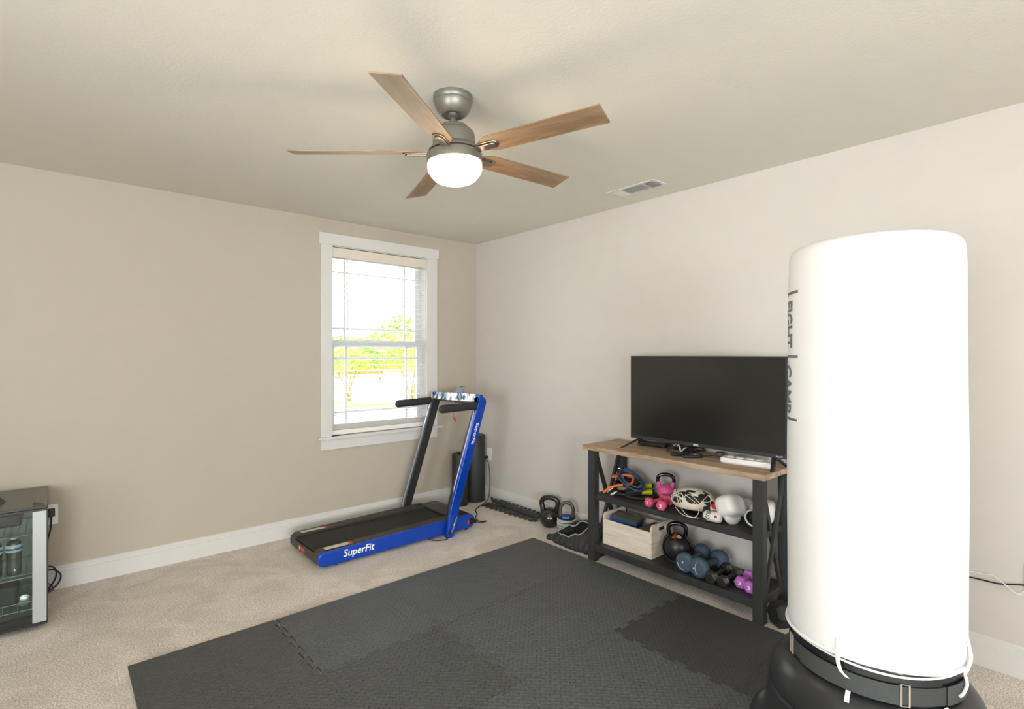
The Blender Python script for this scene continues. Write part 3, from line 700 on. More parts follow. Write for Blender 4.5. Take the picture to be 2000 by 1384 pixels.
# lettering
M_wht = mat('lettering_white', (240, 242, 245), .5)
text_fit('SuperFit', .215, .062, lambda x, y, z: (-1.675 + x + y * .18, -.7735 + (-.0006 if z > 0 else 0), .036 + y), 'lettering', M_wht, tm, offset=.012)
def on_up(x, y, z):
    s_ = x; zz_ = .845 - s_ * .95
    return (up_edge(zz_) + .020 + y, -.8125 + (-.0007 if z > 0 else 0), zz_ - y * .30)
text_fit('SuperFit', .170, .036, on_up, 'lettering', M_wht, tm, offset=.012)
cbl = MB().tube([(-1.02, -.755, .012), (-.98, -.80, .004), (-.91, -.83, .004), (-.87, -.80, .006), (-.875, -.77, .03)], .0032, 7, sm=5)
cbl.build('sensor_cable', M_blk, tm, world=True)
# power cord from outlet to treadmill
pc = thing('electric_cable', 'thin black power cable running from the corner outlet to the treadmill', 'cable', (-.05, -.2, .3))
MB().tube([(-.020, -.186, .405), (-.05, -.205, .402), (-.055, -.262, .36), (-.045, -.268, .2), (-.05, -.262, .06), (-.10, -.27, .010), (-.22, -.33, .006), (-.31, -.40, .006), (-.36, -.49, .006), (-.43, -.56, .006), (-.47, -.66, .006), (-.42, -.69, .006), (-.46, -.71, .01), (-.54, -.74, .03), (-.60, -.785, .06), (-.625, -.79, .068)], .0035, 7, sm=7).build('cord', M_blk, pc, world=True)
MB().box((-.036, -.197, .392), (-.006, -.172, .416)).build('plug', M_blk, pc, world=True, smooth=0, bevel=.004)
MB().cyl((-.60, -.788, .066), (-.652, -.776, .070), .012, 12, r2=.017).build('connector', M_blk, pc, world=True)

# ================================================================== ROLLERS, EDGE STRIPS IN THE CORNER
M_roll = mat('foam_roller_black', (44, 44, 41), .55, bump=.35, bscale=250)
def roller(x, y, r, h, label):
    t = thing('foam_roller', label, 'foam roller', (x, y, 0))
    MB().lathe([(r * .35, .004), (r * .97, .0), (r, .006), (r, h - .006), (r * .97, h), (r * .42, h), (r * .40, h - .02)], 36, cap=False).build('foam_body', M_roll, t)
    MB().lathe([(r * .40, h - .03), (r * .40, h + .001), (r * .36, h + .001), (r * .36, h - .03)], 28).build('core_tube', M_blk, t)
    return t
def at3(u, dep): x, y = at(u, 0, dep); return x, y
x_, y_ = at3(928, 4.945); roller(x_, y_, .092, .617, 'tall thick black foam roller standing in the corner')
x_, y_ = at3(898.5, 4.80); roller(x_, y_, .074, .465, 'shorter thin black foam roller standing behind the treadmill upright')

M_strip = mat('strip_grey_foam', (72, 74, 72), .6, bump=.3, bscale=300)
def strip(L_, label, loc, rot, holes=False):
    n = 11; st = L_ / n; pts = [(0, 0)]
    top_ = []
    for k in range(n):
        a0 = k * st
        top_ += [(a0 + st * .22, -.038), (a0 + st * .12, -.058), (a0 + st * .62, -.058), (a0 + st * .52, -.038)]
    poly = [(0, 0), (0, -.038)] + top_ + [(L_, -.038), (L_, 0)]
    o = MB().prism(poly, 'z', 0, .012).build('mat_edge_strip', M_strip, None, smooth=0, bevel=.001)
    o.location = loc; o.rotation_euler = rot
    return props(o, label, 'mat edge strip', 'loose border strips beside the right wall')
# length runs towards -y, teeth towards the room
strip(.66, 'grey foam border strip lying flat on the carpet, nearest the mat', (-.125, -.30, .0), (0, 0, R(-87)))
strip(.62, 'grey foam border strip lying on the lowest strip, teeth overhanging', (-.095, -.335, .0125), (R(-3), 0, R(-89)))
strip(.64, 'grey foam border strip standing tilted behind the two flat ones', (-.088, -.36, .026), (R(-58), 0, R(-91)))
strip(.58, 'grey foam border strip leaning upright against the baseboard', (-.046, -.42, .0), (R(-86), 0, R(-90)))

# ================================================================== KETTLEBELLS
def kettlebell(loc, rz, br, H_, hw, hr, mb_, mh, label, base=True, neck=None, number=None):
    """ball radius br, total height H_, handle half width hw, handle tube radius hr"""
    t = thing('kettlebell', label, 'kettlebell', loc, rz)
    def f(d): return 1.0
    b = MB()
    prof = [(0, 0), (br * .62, 0), (br * .66, .004)]
    for k in range(1, 15):
        a = -52 + k * (142 / 14); prof.append((br * math.cos(R(a)), br * .80 + br * math.sin(R(a)) * .97))
    prof[-1] = (0.0005, prof[-1][1])
    b.lathe(prof, 36); b.build('body', mb_, t, smooth=60)
    zc = br * .80; zt = H_ - hr
    pts = [(-br * .62, 0, zc + br * .45), (-hw * .88, 0, zc + br * .95), (-hw * 1.0, 0, zt - hw * .62), (-hw * .74, 0, zt - hw * .16), (0, 0, zt), (hw * .74, 0, zt - hw * .16), (hw * 1.0, 0, zt - hw * .62), (hw * .88, 0, zc + br * .95), (br * .62, 0, zc + br * .45)]
    if neck:
        P = smooth_path(pts, 6); n = len(P); k0 = int(n * neck); 
        MB().tube(P[:k0 + 1], lambda u: hr * 1.15, 14).build('handle_neck', mb_, t, smooth=60)
        MB().tube(P[n - k0 - 1:], lambda u: hr * 1.15, 14).build('handle_neck', mb_, t, smooth=60)
        MB().tube(P[k0:n - k0], hr, 16).build('handle', mh, t, smooth=60)
    else:
        MB().tube(pts, lambda u: hr * (1 + .25 * abs(2 * u - 1) ** 3), 16, sm=6).build('handle', mh, t, smooth=60)
    return t
x_, y_ = at3(1074, 4.20)
M_kbb = mat('enamel_black', (24, 25, 23), .22, bump=.1, bscale=60, spec=.6, coat=.3)
kettlebell((x_, y_, 0), R(-62), .083, .247, .068, .0195, M_kbb, M_kbb, 'large glossy black kettlebell on the carpet beside the edge strips')
# adjustable kettlebell with stacked plates
x_, y_ = at3(1107, 4.02)
ak = thing('kettlebell', 'adjustable kettlebell with grey handle and stacked silver plates behind black vest', 'kettlebell', (x_, y_, 0), R(-55))
M_plate = mat('plate_silver', (204, 200, 192), .4, .2)
for k, r_ in enumerate((.058, .068, .074, .076, .074)):
    MB().lathe([(r_ - .006, .004 + k * .0235), (r_, .006 + k * .0235), (r_ + .001, .021 + k * .0235), (r_ - .005, .0235 + k * .0235)], 32).build('weight_plate', M_plate, ak)
MB().lathe([(.055, .0), (.066, .116), (.068, .126), (.055, .132)], 32).build('core', M_blk, ak)
M_hg = mat('handle_grey_metal', (98, 94, 88), .35, .6)
MB().tube([(-.042, 0, .125), (-.050, 0, .165), (-.046, 0, .205), (-.024, 0, .232), (.0, 0, .237), (.024, 0, .232), (.046, 0, .205), (.050, 0, .165), (.042, 0, .125)], .0140, 14, sm=6).build('handle', M_hg, ak, smooth=60)
MB().box((-.026, -.062, .128), (.030, -.012, .146)).build('dial', mat('dial_blue', (36, 104, 210), .35), ak, smooth=0, bevel=.003)
MB().box((-.014, -.055, .1455), (.018, -.022, .1475)).build('dial_face', M_blk, ak, smooth=0)

# weighted vest heap
vs = thing('weighted_vest', 'black fabric vest with grey piping lying crumpled by the shelf leg', 'vest', (-.20, -1.50, 0), R(0))
M_vest = mat('vest_black', (48, 48, 50), .5, bump=.7, bscale=38, spec=.4, bdist=.008)
def heap(name, cx_, cy_, rx, ry, rz_, seed, m_, seg_=40, hole=None):
    b = MB(); nu, nv = seg_, 14; vs_ = []; fs_ = []
    for j in range(nv + 1):
        q = j / nv
        for i in range(nu):
            th = 2 * PI * i / nu; d = Vector((math.cos(th), math.sin(th), 0))
            nn = noise.noise(Vector((math.cos(th) * 1.4 + seed, math.sin(th) * 1.4, 0)))
            e = 1 + .20 * nn
            r_ = math.cos(q * PI / 2) ** .55
            x = cx_ + rx * e * r_ * math.cos(th); y = cy_ + ry * e * r_ * math.sin(th)
            z = rz_ * (math.sin(q * PI / 2) ** 1.15) 
            z *= 1 + .30 * noise.noise(Vector((x * 9 + seed, y * 9, 3)))
            x += .012 * noise.noise(Vector((x * 22, y * 22, z * 22 + seed))); z += .012 * noise.noise(Vector((x * 25, y * 25, z * 20))) * (q > 0)
            vs_.append((x, y, max(0, z)))
    for j in range(nv):
        for i in range(nu):
            i2 = (i + 1) % nu
            if j == nv - 1: fs_.append((j * nu + i, j * nu + i2, nv * nu))
            else: fs_.append((j * nu + i, j * nu + i2, (j + 1) * nu + i2, (j + 1) * nu + i))
    fs_.append(tuple(range(nu))[::-1])
    b.add(vs_, fs_); return b
# front flap: low wedge, tip towards the window wall
fl_ = MB()
def vp(x, y, z): return (x, y, z)
rows = []
ny = 64; nx = 44
for j in range(ny + 1):
    t_ = j / ny; y = -1.295 - t_ * .50
    # width and height profile along the length
    xf = -.325 - .03 * math.sin(t_ * PI) + .0 * t_; xb = -.245 + .185 * min(1, t_ * 2.2) ** .8
    hh = .028 + .145 * math.sin(min(1, t_ * 1.45) * PI / 2) ** 1.2 * (1 - .25 * max(0, t_ - .6) / .4)
    row = []
    for i in range(nx + 1):
        s_ = i / nx; x = xf + (xb - xf) * s_
        z = hh * math.sin(PI * min(1, (s_ * .86 + .02)) ** .95) ** .8 if s_ < .98 else .0
        if i == 0: z = 0
        ed = min(1, i / 5) * min(1, (nx - i) / 5); zz_ = z + (.020 * noise.noise(Vector((x * 11, y * 16, 1.3))) + .012 * (1 - abs(noise.noise(Vector((x * 14 + y * 9, y * 26, 7)))) * 2.2) - .006) * ed
        xx_ = x + .016 * noise.noise(Vector((x * 6, y * 24, 2))) * (1 - s_)
        row.append((xx_, y + .01 * noise.noise(Vector((x * 20, y * 5, 5))), max(0.0, zz_)))
    rows.append(row)
vv = [p for r_ in rows for p in r_]; N_ = nx + 1
OPEN = [[(-1.395, .22), (-1.385, .34), (-1.425, .46), (-1.49, .52), (-1.57, .52), (-1.625, .45), (-1.635, .32), (-1.60, .19), (-1.53, .13), (-1.45, .14)],
        [(-1.675, .22), (-1.67, .40), (-1.70, .50), (-1.75, .50), (-1.77, .38), (-1.765, .22), (-1.72, .14)]]
def inside(y, q, poly):
    c_ = False; n = len(poly)
    for k in range(n):
        (y1_, s1_), (y2_, s2_) = poly[k], poly[(k + 1) % n]
        if (s1_ > q) != (s2_ > q) and y < (y2_ - y1_) * (q - s1_) / (s2_ - s1_) + y1_: c_ = not c_
    return c_
OPS = [[(p.x, p.y) for p in smooth_path([(a_, b_, 0) for a_, b_ in o_], 6, True)] for o_ in OPEN]
ff2 = [(j * N_ + i, j * N_ + i + 1, (j + 1) * N_ + i + 1, (j + 1) * N_ + i) for j in range(ny) for i in range(nx)
       if not any(inside(-1.295 - (j + .5) / ny * .50, (i + .5) / nx, o_) for o_ in OPS)]
outer = [i for i in range(N_)] + [j * N_ + nx for j in range(1, ny + 1)] + [ny * N_ + i for i in range(nx - 1, -1, -1)] + [j * N_ for j in range(ny - 1, 0, -1)]
nb = len(vv); vv += [(vv[k][0], vv[k][1], 0.0) for k in outer]
ff2 += [(outer[k], outer[(k + 1) % len(outer)], nb + (k + 1) % len(outer), nb + k) for k in range(len(outer))]
ff2.append(tuple(range(nb, nb + len(outer))))
fl_.add(vv, ff2); vbody = fl_.build('vest_body', M_vest, vs, world=True, smooth=180)
def vsurf(y, s_):
    j = max(0, min(ny, (-(y) - 1.295) / .50 * ny)); i = s_ * nx
    j0 = int(min(ny - 1, j)); i0 = int(min(nx - 1, i)); a_, b_ = j - j0, i - i0
    P = [Vector(rows[j0][i0]), Vector(rows[j0][i0 + 1]), Vector(rows[j0 + 1][i0]), Vector(rows[j0 + 1][i0 + 1])]
    return (P[0] * (1 - b_) + P[1] * b_) * (1 - a_) + (P[2] * (1 - b_) + P[3] * b_) * a_
def opening(ys, name):
    ring = [vsurf(y, s_) + Vector((-.001, -.001, .0015)) for y, s_ in ys]
    MB().tube(ring, .0042, 7, closed=True).build('piping', mat('piping_grey', (158, 158, 158), .6), vs, world=True)
    c_ = sum((Vector(p) for p in ring), Vector()) / len(ring)
    m_ = MB(); n = len(ring)
    r1_ = [Vector(p) + Vector((.012, .004, -.010)) for p in ring]
    r2_ = [Vector(p).lerp(c_, .35) + Vector((.035, .01, -.030)) for p in ring]
    r2_ = [Vector((p.x, p.y, max(.006, p.z))) for p in r2_]; deep = c_ + Vector((.045, .01, -.04)); deep.z = max(.006, deep.z)
    m_.add(ring + r1_ + r2_ + [deep], [(k, (k + 1) % n, n + (k + 1) % n, n + k) for k in range(n)] + [(n + k, n + (k + 1) % n, 2 * n + (k + 1) % n, 2 * n + k) for k in range(n)] + [(2 * n + k, 2 * n + (k + 1) % n, 3 * n) for k in range(n)])
    m_.build(name, mat('vest_lining', (12, 12, 14), .8), vs, world=True)
for o_ in OPS: opening(o_, 'arm_opening')
MB().tube([vsurf(-1.39, .8), vsurf(-1.44, .84) + Vector((0, 0, .03)), vsurf(-1.50, .86) + Vector((0, 0, .03)), vsurf(-1.55, .8) + Vector((0, 0, .012))], .013, 10, sm=4, flat=.8).build('shoulder_strap', M_vest, vs, world=True)

# ================================================================== CONSOLE TABLE
ct = thing('console_table', 'black console table with rustic wood top and two shelves against the right wall', 'console table', (-.22, -2.33, 0))
M_top = M_wood('rustic_wood_top', (178, 154, 128), (146, 118, 92), (9, .9, 9), .65, 1.1, (194, 172, 146))
M_tbl = mat('console_black_paint', (50, 50, 50), .55, bump=.25, bscale=90, var=.18, vscale=30, stretch=(1, 1, .2))
tp = MB(); nsg = 26; random.seed(5)
X0, X1, Y0, Y1 = -.412, -.028, -2.925, -1.722
ys_ = [Y0 + (Y1 - Y0) * k / nsg for k in range(nsg + 1)]
fr_ = [X0 + random.uniform(-.0015, .0015) for _ in ys_]
tp.prism([(fr_[k], ys_[k]) for k in range(nsg + 1)] + [(X1, Y1), (X1, Y0)], 'z', .736, .765)
tp.build('table_top', M_top, ct, world=True, smooth=0, bevel=.002)
LG = {}
for (lx0, lx1) in ((-.400, -.350), (-.092, -.042)):
    for (ly0, ly1) in ((-2.912, -2.858), (-1.815, -1.761)):
        MB().box((lx0, ly0, 0), (lx1, ly1, .736)).build('leg', M_tbl, ct, world=True, smooth=0, bevel=.002)
for zz_, th_ in ((.445, .033), (.115, .045)):
    MB().box((-.392, -2.858, zz_ - th_), (-.05, -1.815, zz_)).box((-.350, -2.885, zz_ - th_), (-.092, -2.858, zz_)).box((-.350, -1.815, zz_ - th_), (-.092, -1.79, zz_)).build('shelf', M_tbl, ct, world=True, smooth=0, bevel=.002)
for yy in (-1.788, -2.885):
    for (xa, xb) in ((-.352, -.088), (-.088, -.352)):
        dyo = .007 if xa < xb else -.007
        d_ = Vector((xb - xa, 0, .070 - .736)); w2 = .0135; n_ = Vector((-d_.z, 0, d_.x)).normalized() * w2
        a_ = Vector((xa, yy + dyo, .736)); b_ = Vector((xb, yy + dyo, .070)); q = Vector((0, .0075, 0))
        MB().hexa([b_ - n_ - q, b_ + n_ - q, b_ + n_ + q, b_ - n_ + q], [a_ - n_ - q, a_ + n_ - q, a_ + n_ + q, a_ - n_ + q]).build('cross_brace', M_tbl, ct, world=True, smooth=0, bevel=.001)

# ------------------------------------------------------------------ television
tv = thing('television', 'black flat screen television standing on the console table', 'television', (-.2, -2.45, .765))
TX = -.215; ty0, ty1, tz0, tz1 = -2.956, -1.975, .824, 1.362
M_bez = mat('tv_bezel', (46, 49, 50), .4)
MB().box((TX, ty0, tz0), (TX + .022, ty1, tz1)).box((TX + .02, ty0 + .12, tz0 + .03), (TX + .065, ty1 - .12, tz0 + .34)).build('tv_body', M_blk, tv, world=True, smooth=0, bevel=.002)
bz = MB(); e = .008
bz.box((TX - .004, ty0, tz0), (TX, ty1, tz0 + .020)).box((TX - .004, ty0, tz1 - e), (TX, ty1, tz1)).box((TX - .004, ty0, tz0 + .020), (TX, ty0 + e, tz1 - e)).box((TX - .004, ty1 - e, tz0 + .020), (TX, ty1, tz1 - e))
bz.build('bezel', M_bez, tv, world=True, smooth=0)
MB().box((TX - .002, ty0 + e, tz0 + .019), (TX, ty1 - e, tz1 - e)).build('screen', mat('tv_screen', (30, 31, 28), .17, spec=.8, var=.02), tv, world=True, smooth=0)
for yb_, tipf, tipb in ((-2.045, -1.962, -1.962), (-2.890, -2.915, -2.915)):
    f_ = MB(); top_c = Vector((TX + .010, yb_, tz0 + .004))
    for tip, sg_ in ((Vector((-.300, tipf, .767)), 1), (Vector((-.105, tipb, .767)), -1)):
        w_ = Vector((0, .007, 0))
        f_.hexa([tip - w_ - Vector((.012, 0, .002)), tip - w_ + Vector((.012, 0, -.002)), tip + w_ + Vector((.012, 0, -.002)), tip + w_ - Vector((.012, 0, .002))],
                [top_c - w_ * 1.7 - Vector((.011, 0, 0)), top_c - w_ * 1.7 + Vector((.011, 0, 0)), top_c + w_ * 1.7 + Vector((.011, 0, 0)), top_c + w_ * 1.7 - Vector((.011, 0, 0))])
    f_.build('stand_foot', M_blk, tv, world=True, smooth=0, bevel=.001)
def on_tv(y0, z0): return lambda x, y, z: (TX - .0042 - (.0005 if z > 0 else 0), y0 - x, z0 + y)
text_fit('onn.', .036, .0125, on_tv(-2.425, tz0 + .003), 'logo', M_wht, tv, offset=.02)
text_fit('Roku TV', .034, .0075, on_tv(-2.902, tz0 + .006), 'logo', M_wht, tv, offset=.015)

# black media box, remotes, adapter, strip, cables on the table top
sb = thing('media_box', 'flat glossy black media box under the left end of the television', 'media box', (-.085, -2.07, .765), R(6))
MB().box((-.055, -.10, .006), (.06, .095, .036)).build('body', M_blkg, sb, smooth=0, bevel=.002)
MB().box((-.057, -.098, .010), (-.0545, .093, .030)).build('front_panel', mat('panel_grey', (52, 54, 50), .25), sb, smooth=0)
MB().box((-.045, -.085, 0), (.05, .08, .006)).build('base', M_blk, sb, smooth=0)
def remote(loc, rz, label, purple):
    t = thing('remote_control', label, 'remote control', loc, rz)
    pts = []
    for k in range(24):
        a = 2 * PI * k / 24; pts.append((.062 * max(-1, min(1, 1.25 * math.cos(a))), .021 * max(-1, min(1, 1.2 * math.sin(a)))))
    MB().prism(pts, 'z', 0, .018).build('body', M_blk, t, smooth=30, bevel=.005, seg=3)
    MB().box((-.020, -.012, .0175), (.004, .012, .0192)).build('direction_pad', mat('pad_purple', (86, 76, 190), .4) if purple else mat('pad_dark', (60, 62, 66), .4), t, smooth=0, bevel=.002)
    for k, cl in enumerate(((60, 150, 70), (210, 210, 210), (40, 90, 190), (200, 60, 50))):
        MB().box((.014 + (k // 2) * .014, -.013 + (k % 2) * .015, .0175), (.024 + (k // 2) * .014, -.003 + (k % 2) * .015, .0188)).build('button', mat('btn_%d%d%d' % cl, cl, .4) if purple else mat('pad_dark', (60, 62, 66), .4), t, smooth=0)
    return t
remote((-.255, -2.365, .765), R(-34), 'black remote control lying to the left of the purple-pad remote', False)
remote((-.262, -2.445, .765), R(-38), 'black remote control with purple pad and coloured buttons', True)
ad = thing('adapter', 'small black cube adapter behind the white power strip', 'adapter', (-.100, -2.530, .765), R(20))
MB().box((-.020, -.022, 0), (.020, .022, .026)).build('body', M_blk, ad, smooth=0, bevel=.003)
MB().box((-.0215, -.010, .008), (-.0195, .010, .018)).build('port', mat('port_grey', (70, 70, 70), .4), ad, smooth=0)
ps = thing('power_strip', 'white power strip with round sockets lying on the table under the television', 'power strip', (-.205, -2.745, .765), R(-82))
pts = []
for cx_, cy_, a0 in ((.118, .032, 0), (-.118, .032, 90), (-.118, -.032, 180), (.118, -.032, 270)):
    for k in range(7): a = R(a0 + 15 * k); pts.append((cx_ + .020 * math.cos(a), cy_ + .020 * math.sin(a)))
MB().prism(pts, 'z', .003, .030).build('body', M_white, ps, smooth=30, bevel=.006, seg=3)
MB().prism([(x * .96, y * .94) for x, y in pts], 'z', 0, .004).build('base', mat('strip_base', (190, 184, 184), .5), ps, smooth=0)
for k in range(4):
    MB().lathe([(.019, .0302), (.019, .0325), (.0165, .0335), (.0155, .0315), (.0, .0315)], 24, Matrix.Translation((-.092 + k * .052, 0, 0))).build('socket', M_white, ps)
cs = thing('cable', 'white cable arching from the power strip to behind the television', 'cable', (-.2, -2.8, .79))
MB().tube([(-.195, -2.853, .797), (-.19, -2.858, .818), (-.175, -2.845, .826), (-.13, -2.76, .822), (-.10, -2.65, .80), (-.08, -2.60, .772)], .0022, 7, sm=5).build('cable_run', M_white, cs, world=True)
cc = thing('cable_bundle', 'tangled coil of black cables with a white tie under the television', 'cable bundle', (-.1, -2.33, .765))
cb_ = MB(); rnd = random.Random(4)
for k in range(5):
    cx_, cy_ = -.115 + rnd.uniform(-.01, .012), -2.315 - rnd.uniform(0, .03)
    P = [(cx_ + (.030 + .004 * k) * math.cos(a) , cy_ + (.075 + .008 * k) * math.sin(a), .770 + .006 * k + .006 * math.sin(3 * a + k)) for a in [2 * PI * j / 10 for j in range(10)]]
    cb_.tube(P, .0032, 6, closed=True, sm=4)
cb_.tube([(-.13, -2.24, .775), (-.18, -2.22, .770), (-.215, -2.26, .769), (-.20, -2.32, .769), (-.16, -2.36, .772)], .0018, 6, sm=5)
cb_.tube([(-.12, -2.39, .772), (-.17, -2.42, .769), (-.185, -2.47, .769), (-.15, -2.50, .770), (-.115, -2.52, .775)], .0018, 6, sm=5)
cb_.tube([(-.14, -2.20, .78), (-.19, -2.24, .770), (-.23, -2.30, .769), (-.215, -2.335, .769)], .0018, 6, sm=5)
cb_.build('cables', M_blk, cc, world=True)
MB().tube([(-.152, -2.295, .795), (-.165, -2.312, .772), (-.158, -2.330, .792), (-.150, -2.343, .798)], .006, 8, sm=4, flat=.5).tube([(-.10, -2.26, .80), (-.14, -2.275, .803), (-.15, -2.30, .797)], .006, 8, sm=3, flat=.5).build('cable_tie', M_white, cc, world=True)
tc_ = thing('cable', 'dark cable hanging behind the right end of the television', 'cable', (-.1, -2.96, .85))
MB().tube([(-.145, -2.93, .96), (-.14, -2.965, .90), (-.11, -3.00, .86), (-.06, -3.03, .80), (-.045, -3.04, .62), (-.04, -3.04, .42)], .003, 7, sm=5).build('cable_run', M_blk, tc_, world=True)

# ================================================================== THINGS ON THE MIDDLE SHELF
ZS = .446; ZL = .116
def coil(name, label, m_, cx_, cy_, z, rx, ry, turns, r, seed, dz=.008, tilt=(0, 0), ends=(), cat='exercise band', endm=None, endname='handle'):
    rnd = random.Random(seed); pts = []
    n = int(turns * 12)
    for k in range(n):
        a = 2 * PI * k / 12; e = 1 + .12 * math.sin(a * .5 + seed)
        x = cx_ + rx * e * math.cos(a) ; y = cy_ + ry * e * math.sin(a)
        pts.append((x, y, z + r + dz * k / 12 + tilt[0] * (x - cx_) + tilt[1] * (y - cy_) + rnd.uniform(0, .004)))
    pts = list(ends[0:1][0] if ends else []) + pts + (list(ends[1]) if len(ends) > 1 else [])
    t = thing(name, label, cat, (cx_, cy_, z))
    MB().tube(pts, r, 8, sm=4).build('tube', m_, t, world=True, smooth=60)
    return t
M_or = mat('band_orange', (240, 112, 42), .45); M_nb = mat('band_navy', (52, 74, 104), .4); M_neon = mat('neon_yellow', (206, 218, 20), .45, bump=.3, bscale=200)
bk = coil('resistance_band', 'thick black rubber tube band looped under the other bands', M_rubber, -.215, -1.955, ZS, .105, .095, 1.5, .009, 2, dz=.010, ends=([], [(-.30, -2.0, ZS + .012), (-.295, -2.09, ZS + .010), (-.22, -2.145, ZS + .010), (-.15, -2.15, ZS + .010)]))
gr = coil('resistance_band', 'black band with grey foam handles in the middle of the tangle', mat('band_black', (24, 24, 26), .4), -.20, -1.925, ZS + .024, .075, .080, 3.2, .0075, 5, dz=.013)
MB().cyl((-.300, -1.93, ZS + .050), (-.235, -1.985, ZS + .040), .014, 16).build('handle', mat('grip_grey', (104, 104, 96), .6), gr, world=True)
MB().cyl((-.285, -1.985, ZS + .027), (-.215, -2.03, ZS + .030), .016, 18).build('handle', M_rubber, gr, world=True)
MB().tube([(-.31, -1.90, ZS + .045), (-.33, -1.885, ZS + .03), (-.325, -1.865, ZS + .012)], .003, 6, sm=3).tube([(-.315, -1.935, ZS + .030), (-.345, -1.925, ZS + .012), (-.335, -1.90, ZS + .006), (-.31, -1.93, ZS + .03)], .0026, 6, sm=3).build('clip', M_white, gr, world=True)
og = thing('resistance_band', 'bright orange tube band draped over the tangle to the shelf edge', 'exercise band', (-.25, -1.88, ZS))
MB().tube([(-.345, -1.850, ZS + .009), (-.335, -1.862, ZS + .026), (-.325, -1.885, ZS + .048), (-.31, -1.92, ZS + .062), (-.27, -1.955, ZS + .070), (-.24, -1.99, ZS + .078), (-.20, -1.98, ZS + .098), (-.17, -1.955, ZS + .108), (-.20, -1.92, ZS + .118), (-.24, -1.895, ZS + .112), (-.25, -1.85, ZS + .10), (-.20, -1.845, ZS + .105), (-.19, -1.88, ZS + .112), (-.23, -1.925, ZS + .085), (-.27, -1.99, ZS + .070)], .0078, 9, sm=6).build('tube', M_or, og, world=True, smooth=60)
nv_ = coil('resistance_band', 'navy blue tube band coiled on top of the pile', M_nb, -.215, -1.975, ZS + .070, .060, .090, 3.3, .0062, 3, dz=.010, tilt=(.25, .48))
MB().tube([(-.20, -1.88, ZS + .135), (-.19, -1.868, ZS + .152), (-.20, -1.855, ZS + .150)], .0045, 7, sm=3).build('clip', M_chrome, nv_, world=True)
jr = thing('jump_rope', 'jump rope with neon yellow handles lying beside the pink dumbbells', 'jump rope', (-.18, -2.06, ZS))
for a_, b_ in (((-.225, -2.000, ZS + .020), (-.125, -2.075, ZS + .020)), ((-.165, -2.00, ZS + .048), (-.085, -2.04, ZS + .048))):
    a_ = Vector(a_); b_ = Vector(b_); d_ = (b_ - a_)
    MB().latheto([(.008, 0), (.012, .01), (.0155, d_.length * .6), (.0175, d_.length * .98), (.015, d_.length)], a_, d_, 18).build('handle', M_neon, jr, world=True)
    MB().latheto([(.0165, 0), (.0165, .010), (.013, .014)], b_, d_, 18).build('handle_cap', M_blk, jr, world=True)
MB().tube([(-.225, -2.0, ZS + .020), (-.29, -1.98, ZS + .012), (-.31, -2.03, ZS + .006), (-.27, -2.10, ZS + .005), (-.20, -2.14, ZS + .005), (-.14, -2.12, ZS + .005), (-.13, -2.02, ZS + .03), (-.165, -2.0, ZS + .048)], .004, 7, sm=5).build('rope', M_rubber, jr, world=True)

M_pk = mat('pink_vinyl', (232, 100, 158), .4, var=.03); M_pkd = mat('pink_neoprene', (206, 82, 116), .6, bump=.15)
kettlebell((-.135, -2.185, ZS), R(-60), .054, .168, .050, .0115, M_pk, mat('handle_black_gloss', (14, 14, 15), .15, spec=.6), 'small pink kettlebell with black handle on the middle shelf', neck=.20)

def dumbbell(c, rz, hr, hl, L_, gr_, n, m_, label, group=None, roll=0, chamf=.18, text=None, tm_=None, rot=None, plates=False):
    t = thing('dumbbell', label, 'dumbbell', c, rz, group)
    if rot: t.rotation_euler = rot
    rr = hr * math.cos(PI / n) if n < 12 else hr
    for s_ in (-1, 1):
        M = Matrix.Translation((0, 0, rr)) @ Matrix.Rotation(R(90) * s_, 4, 'Y') @ Matrix.Rotation(PI / n + roll, 4, 'Z')
        a0 = L_ / 2 - hl; c_ = hl * chamf
        o = MB().lathe([(hr * .72, a0), (hr, a0 + c_), (hr, L_ / 2 - c_), (hr * (.80 if n < 12 else .88), L_ / 2 - c_ * .12), (hr * .6, L_ / 2)], n, M).build('weight_head', m_, t, smooth=(25 if n < 12 else 60), bevel=.0015 if n < 12 else 0)
        if plates and tm_:
            b_ = MB(); d0 = rr * 1.002
            for a in (60,):
                Mq = Matrix.Translation((0, 0, rr)) @ Matrix.Rotation(R(a), 4, 'X')
                b_.box((s_ * (L_ / 2 - hl + c_ + .002), -hr * .30, d0), (s_ * (L_ / 2 - c_ - .002), hr * .30, d0 + .0006), Mq)
            b_.build('silver_facet', tm_, t, smooth=0)  # pale silver strip laid over one facet of each head
    MB().cyl((-L_ / 2 + hl * .8, 0, rr), (L_ / 2 - hl * .8, 0, rr), gr_, 18).build('grip', m_, t)
    if text:
        x_ = -L_ / 2 - .0002
        w_, h_ = hr * (.5 if len(text) < 2 else .75), hr * .62
        text_fit(text, w_, h_, lambda x, y, z: (x_ - (.0006 if z > 0 else 0), w_ / 2 - x, rr - h_ / 2 + y), 'lettering', tm_, t, world=False, offset=.02)
    return t
# pink pair
g_ = None
dumbbell((-.300, -2.225, ZS), R(-8), .031, .034, .165, .012, 6, M_pkd, 'pink dumbbell, left one of the pink pair on the middle shelf', text='2', tm_=M_wht)
dumbbell((-.305, -2.290, ZS), R(14), .032, .034, .170, .012, 6, M_pkd, 'pink dumbbell, right one of the pink pair next to the helmet', text='2', tm_=M_wht)
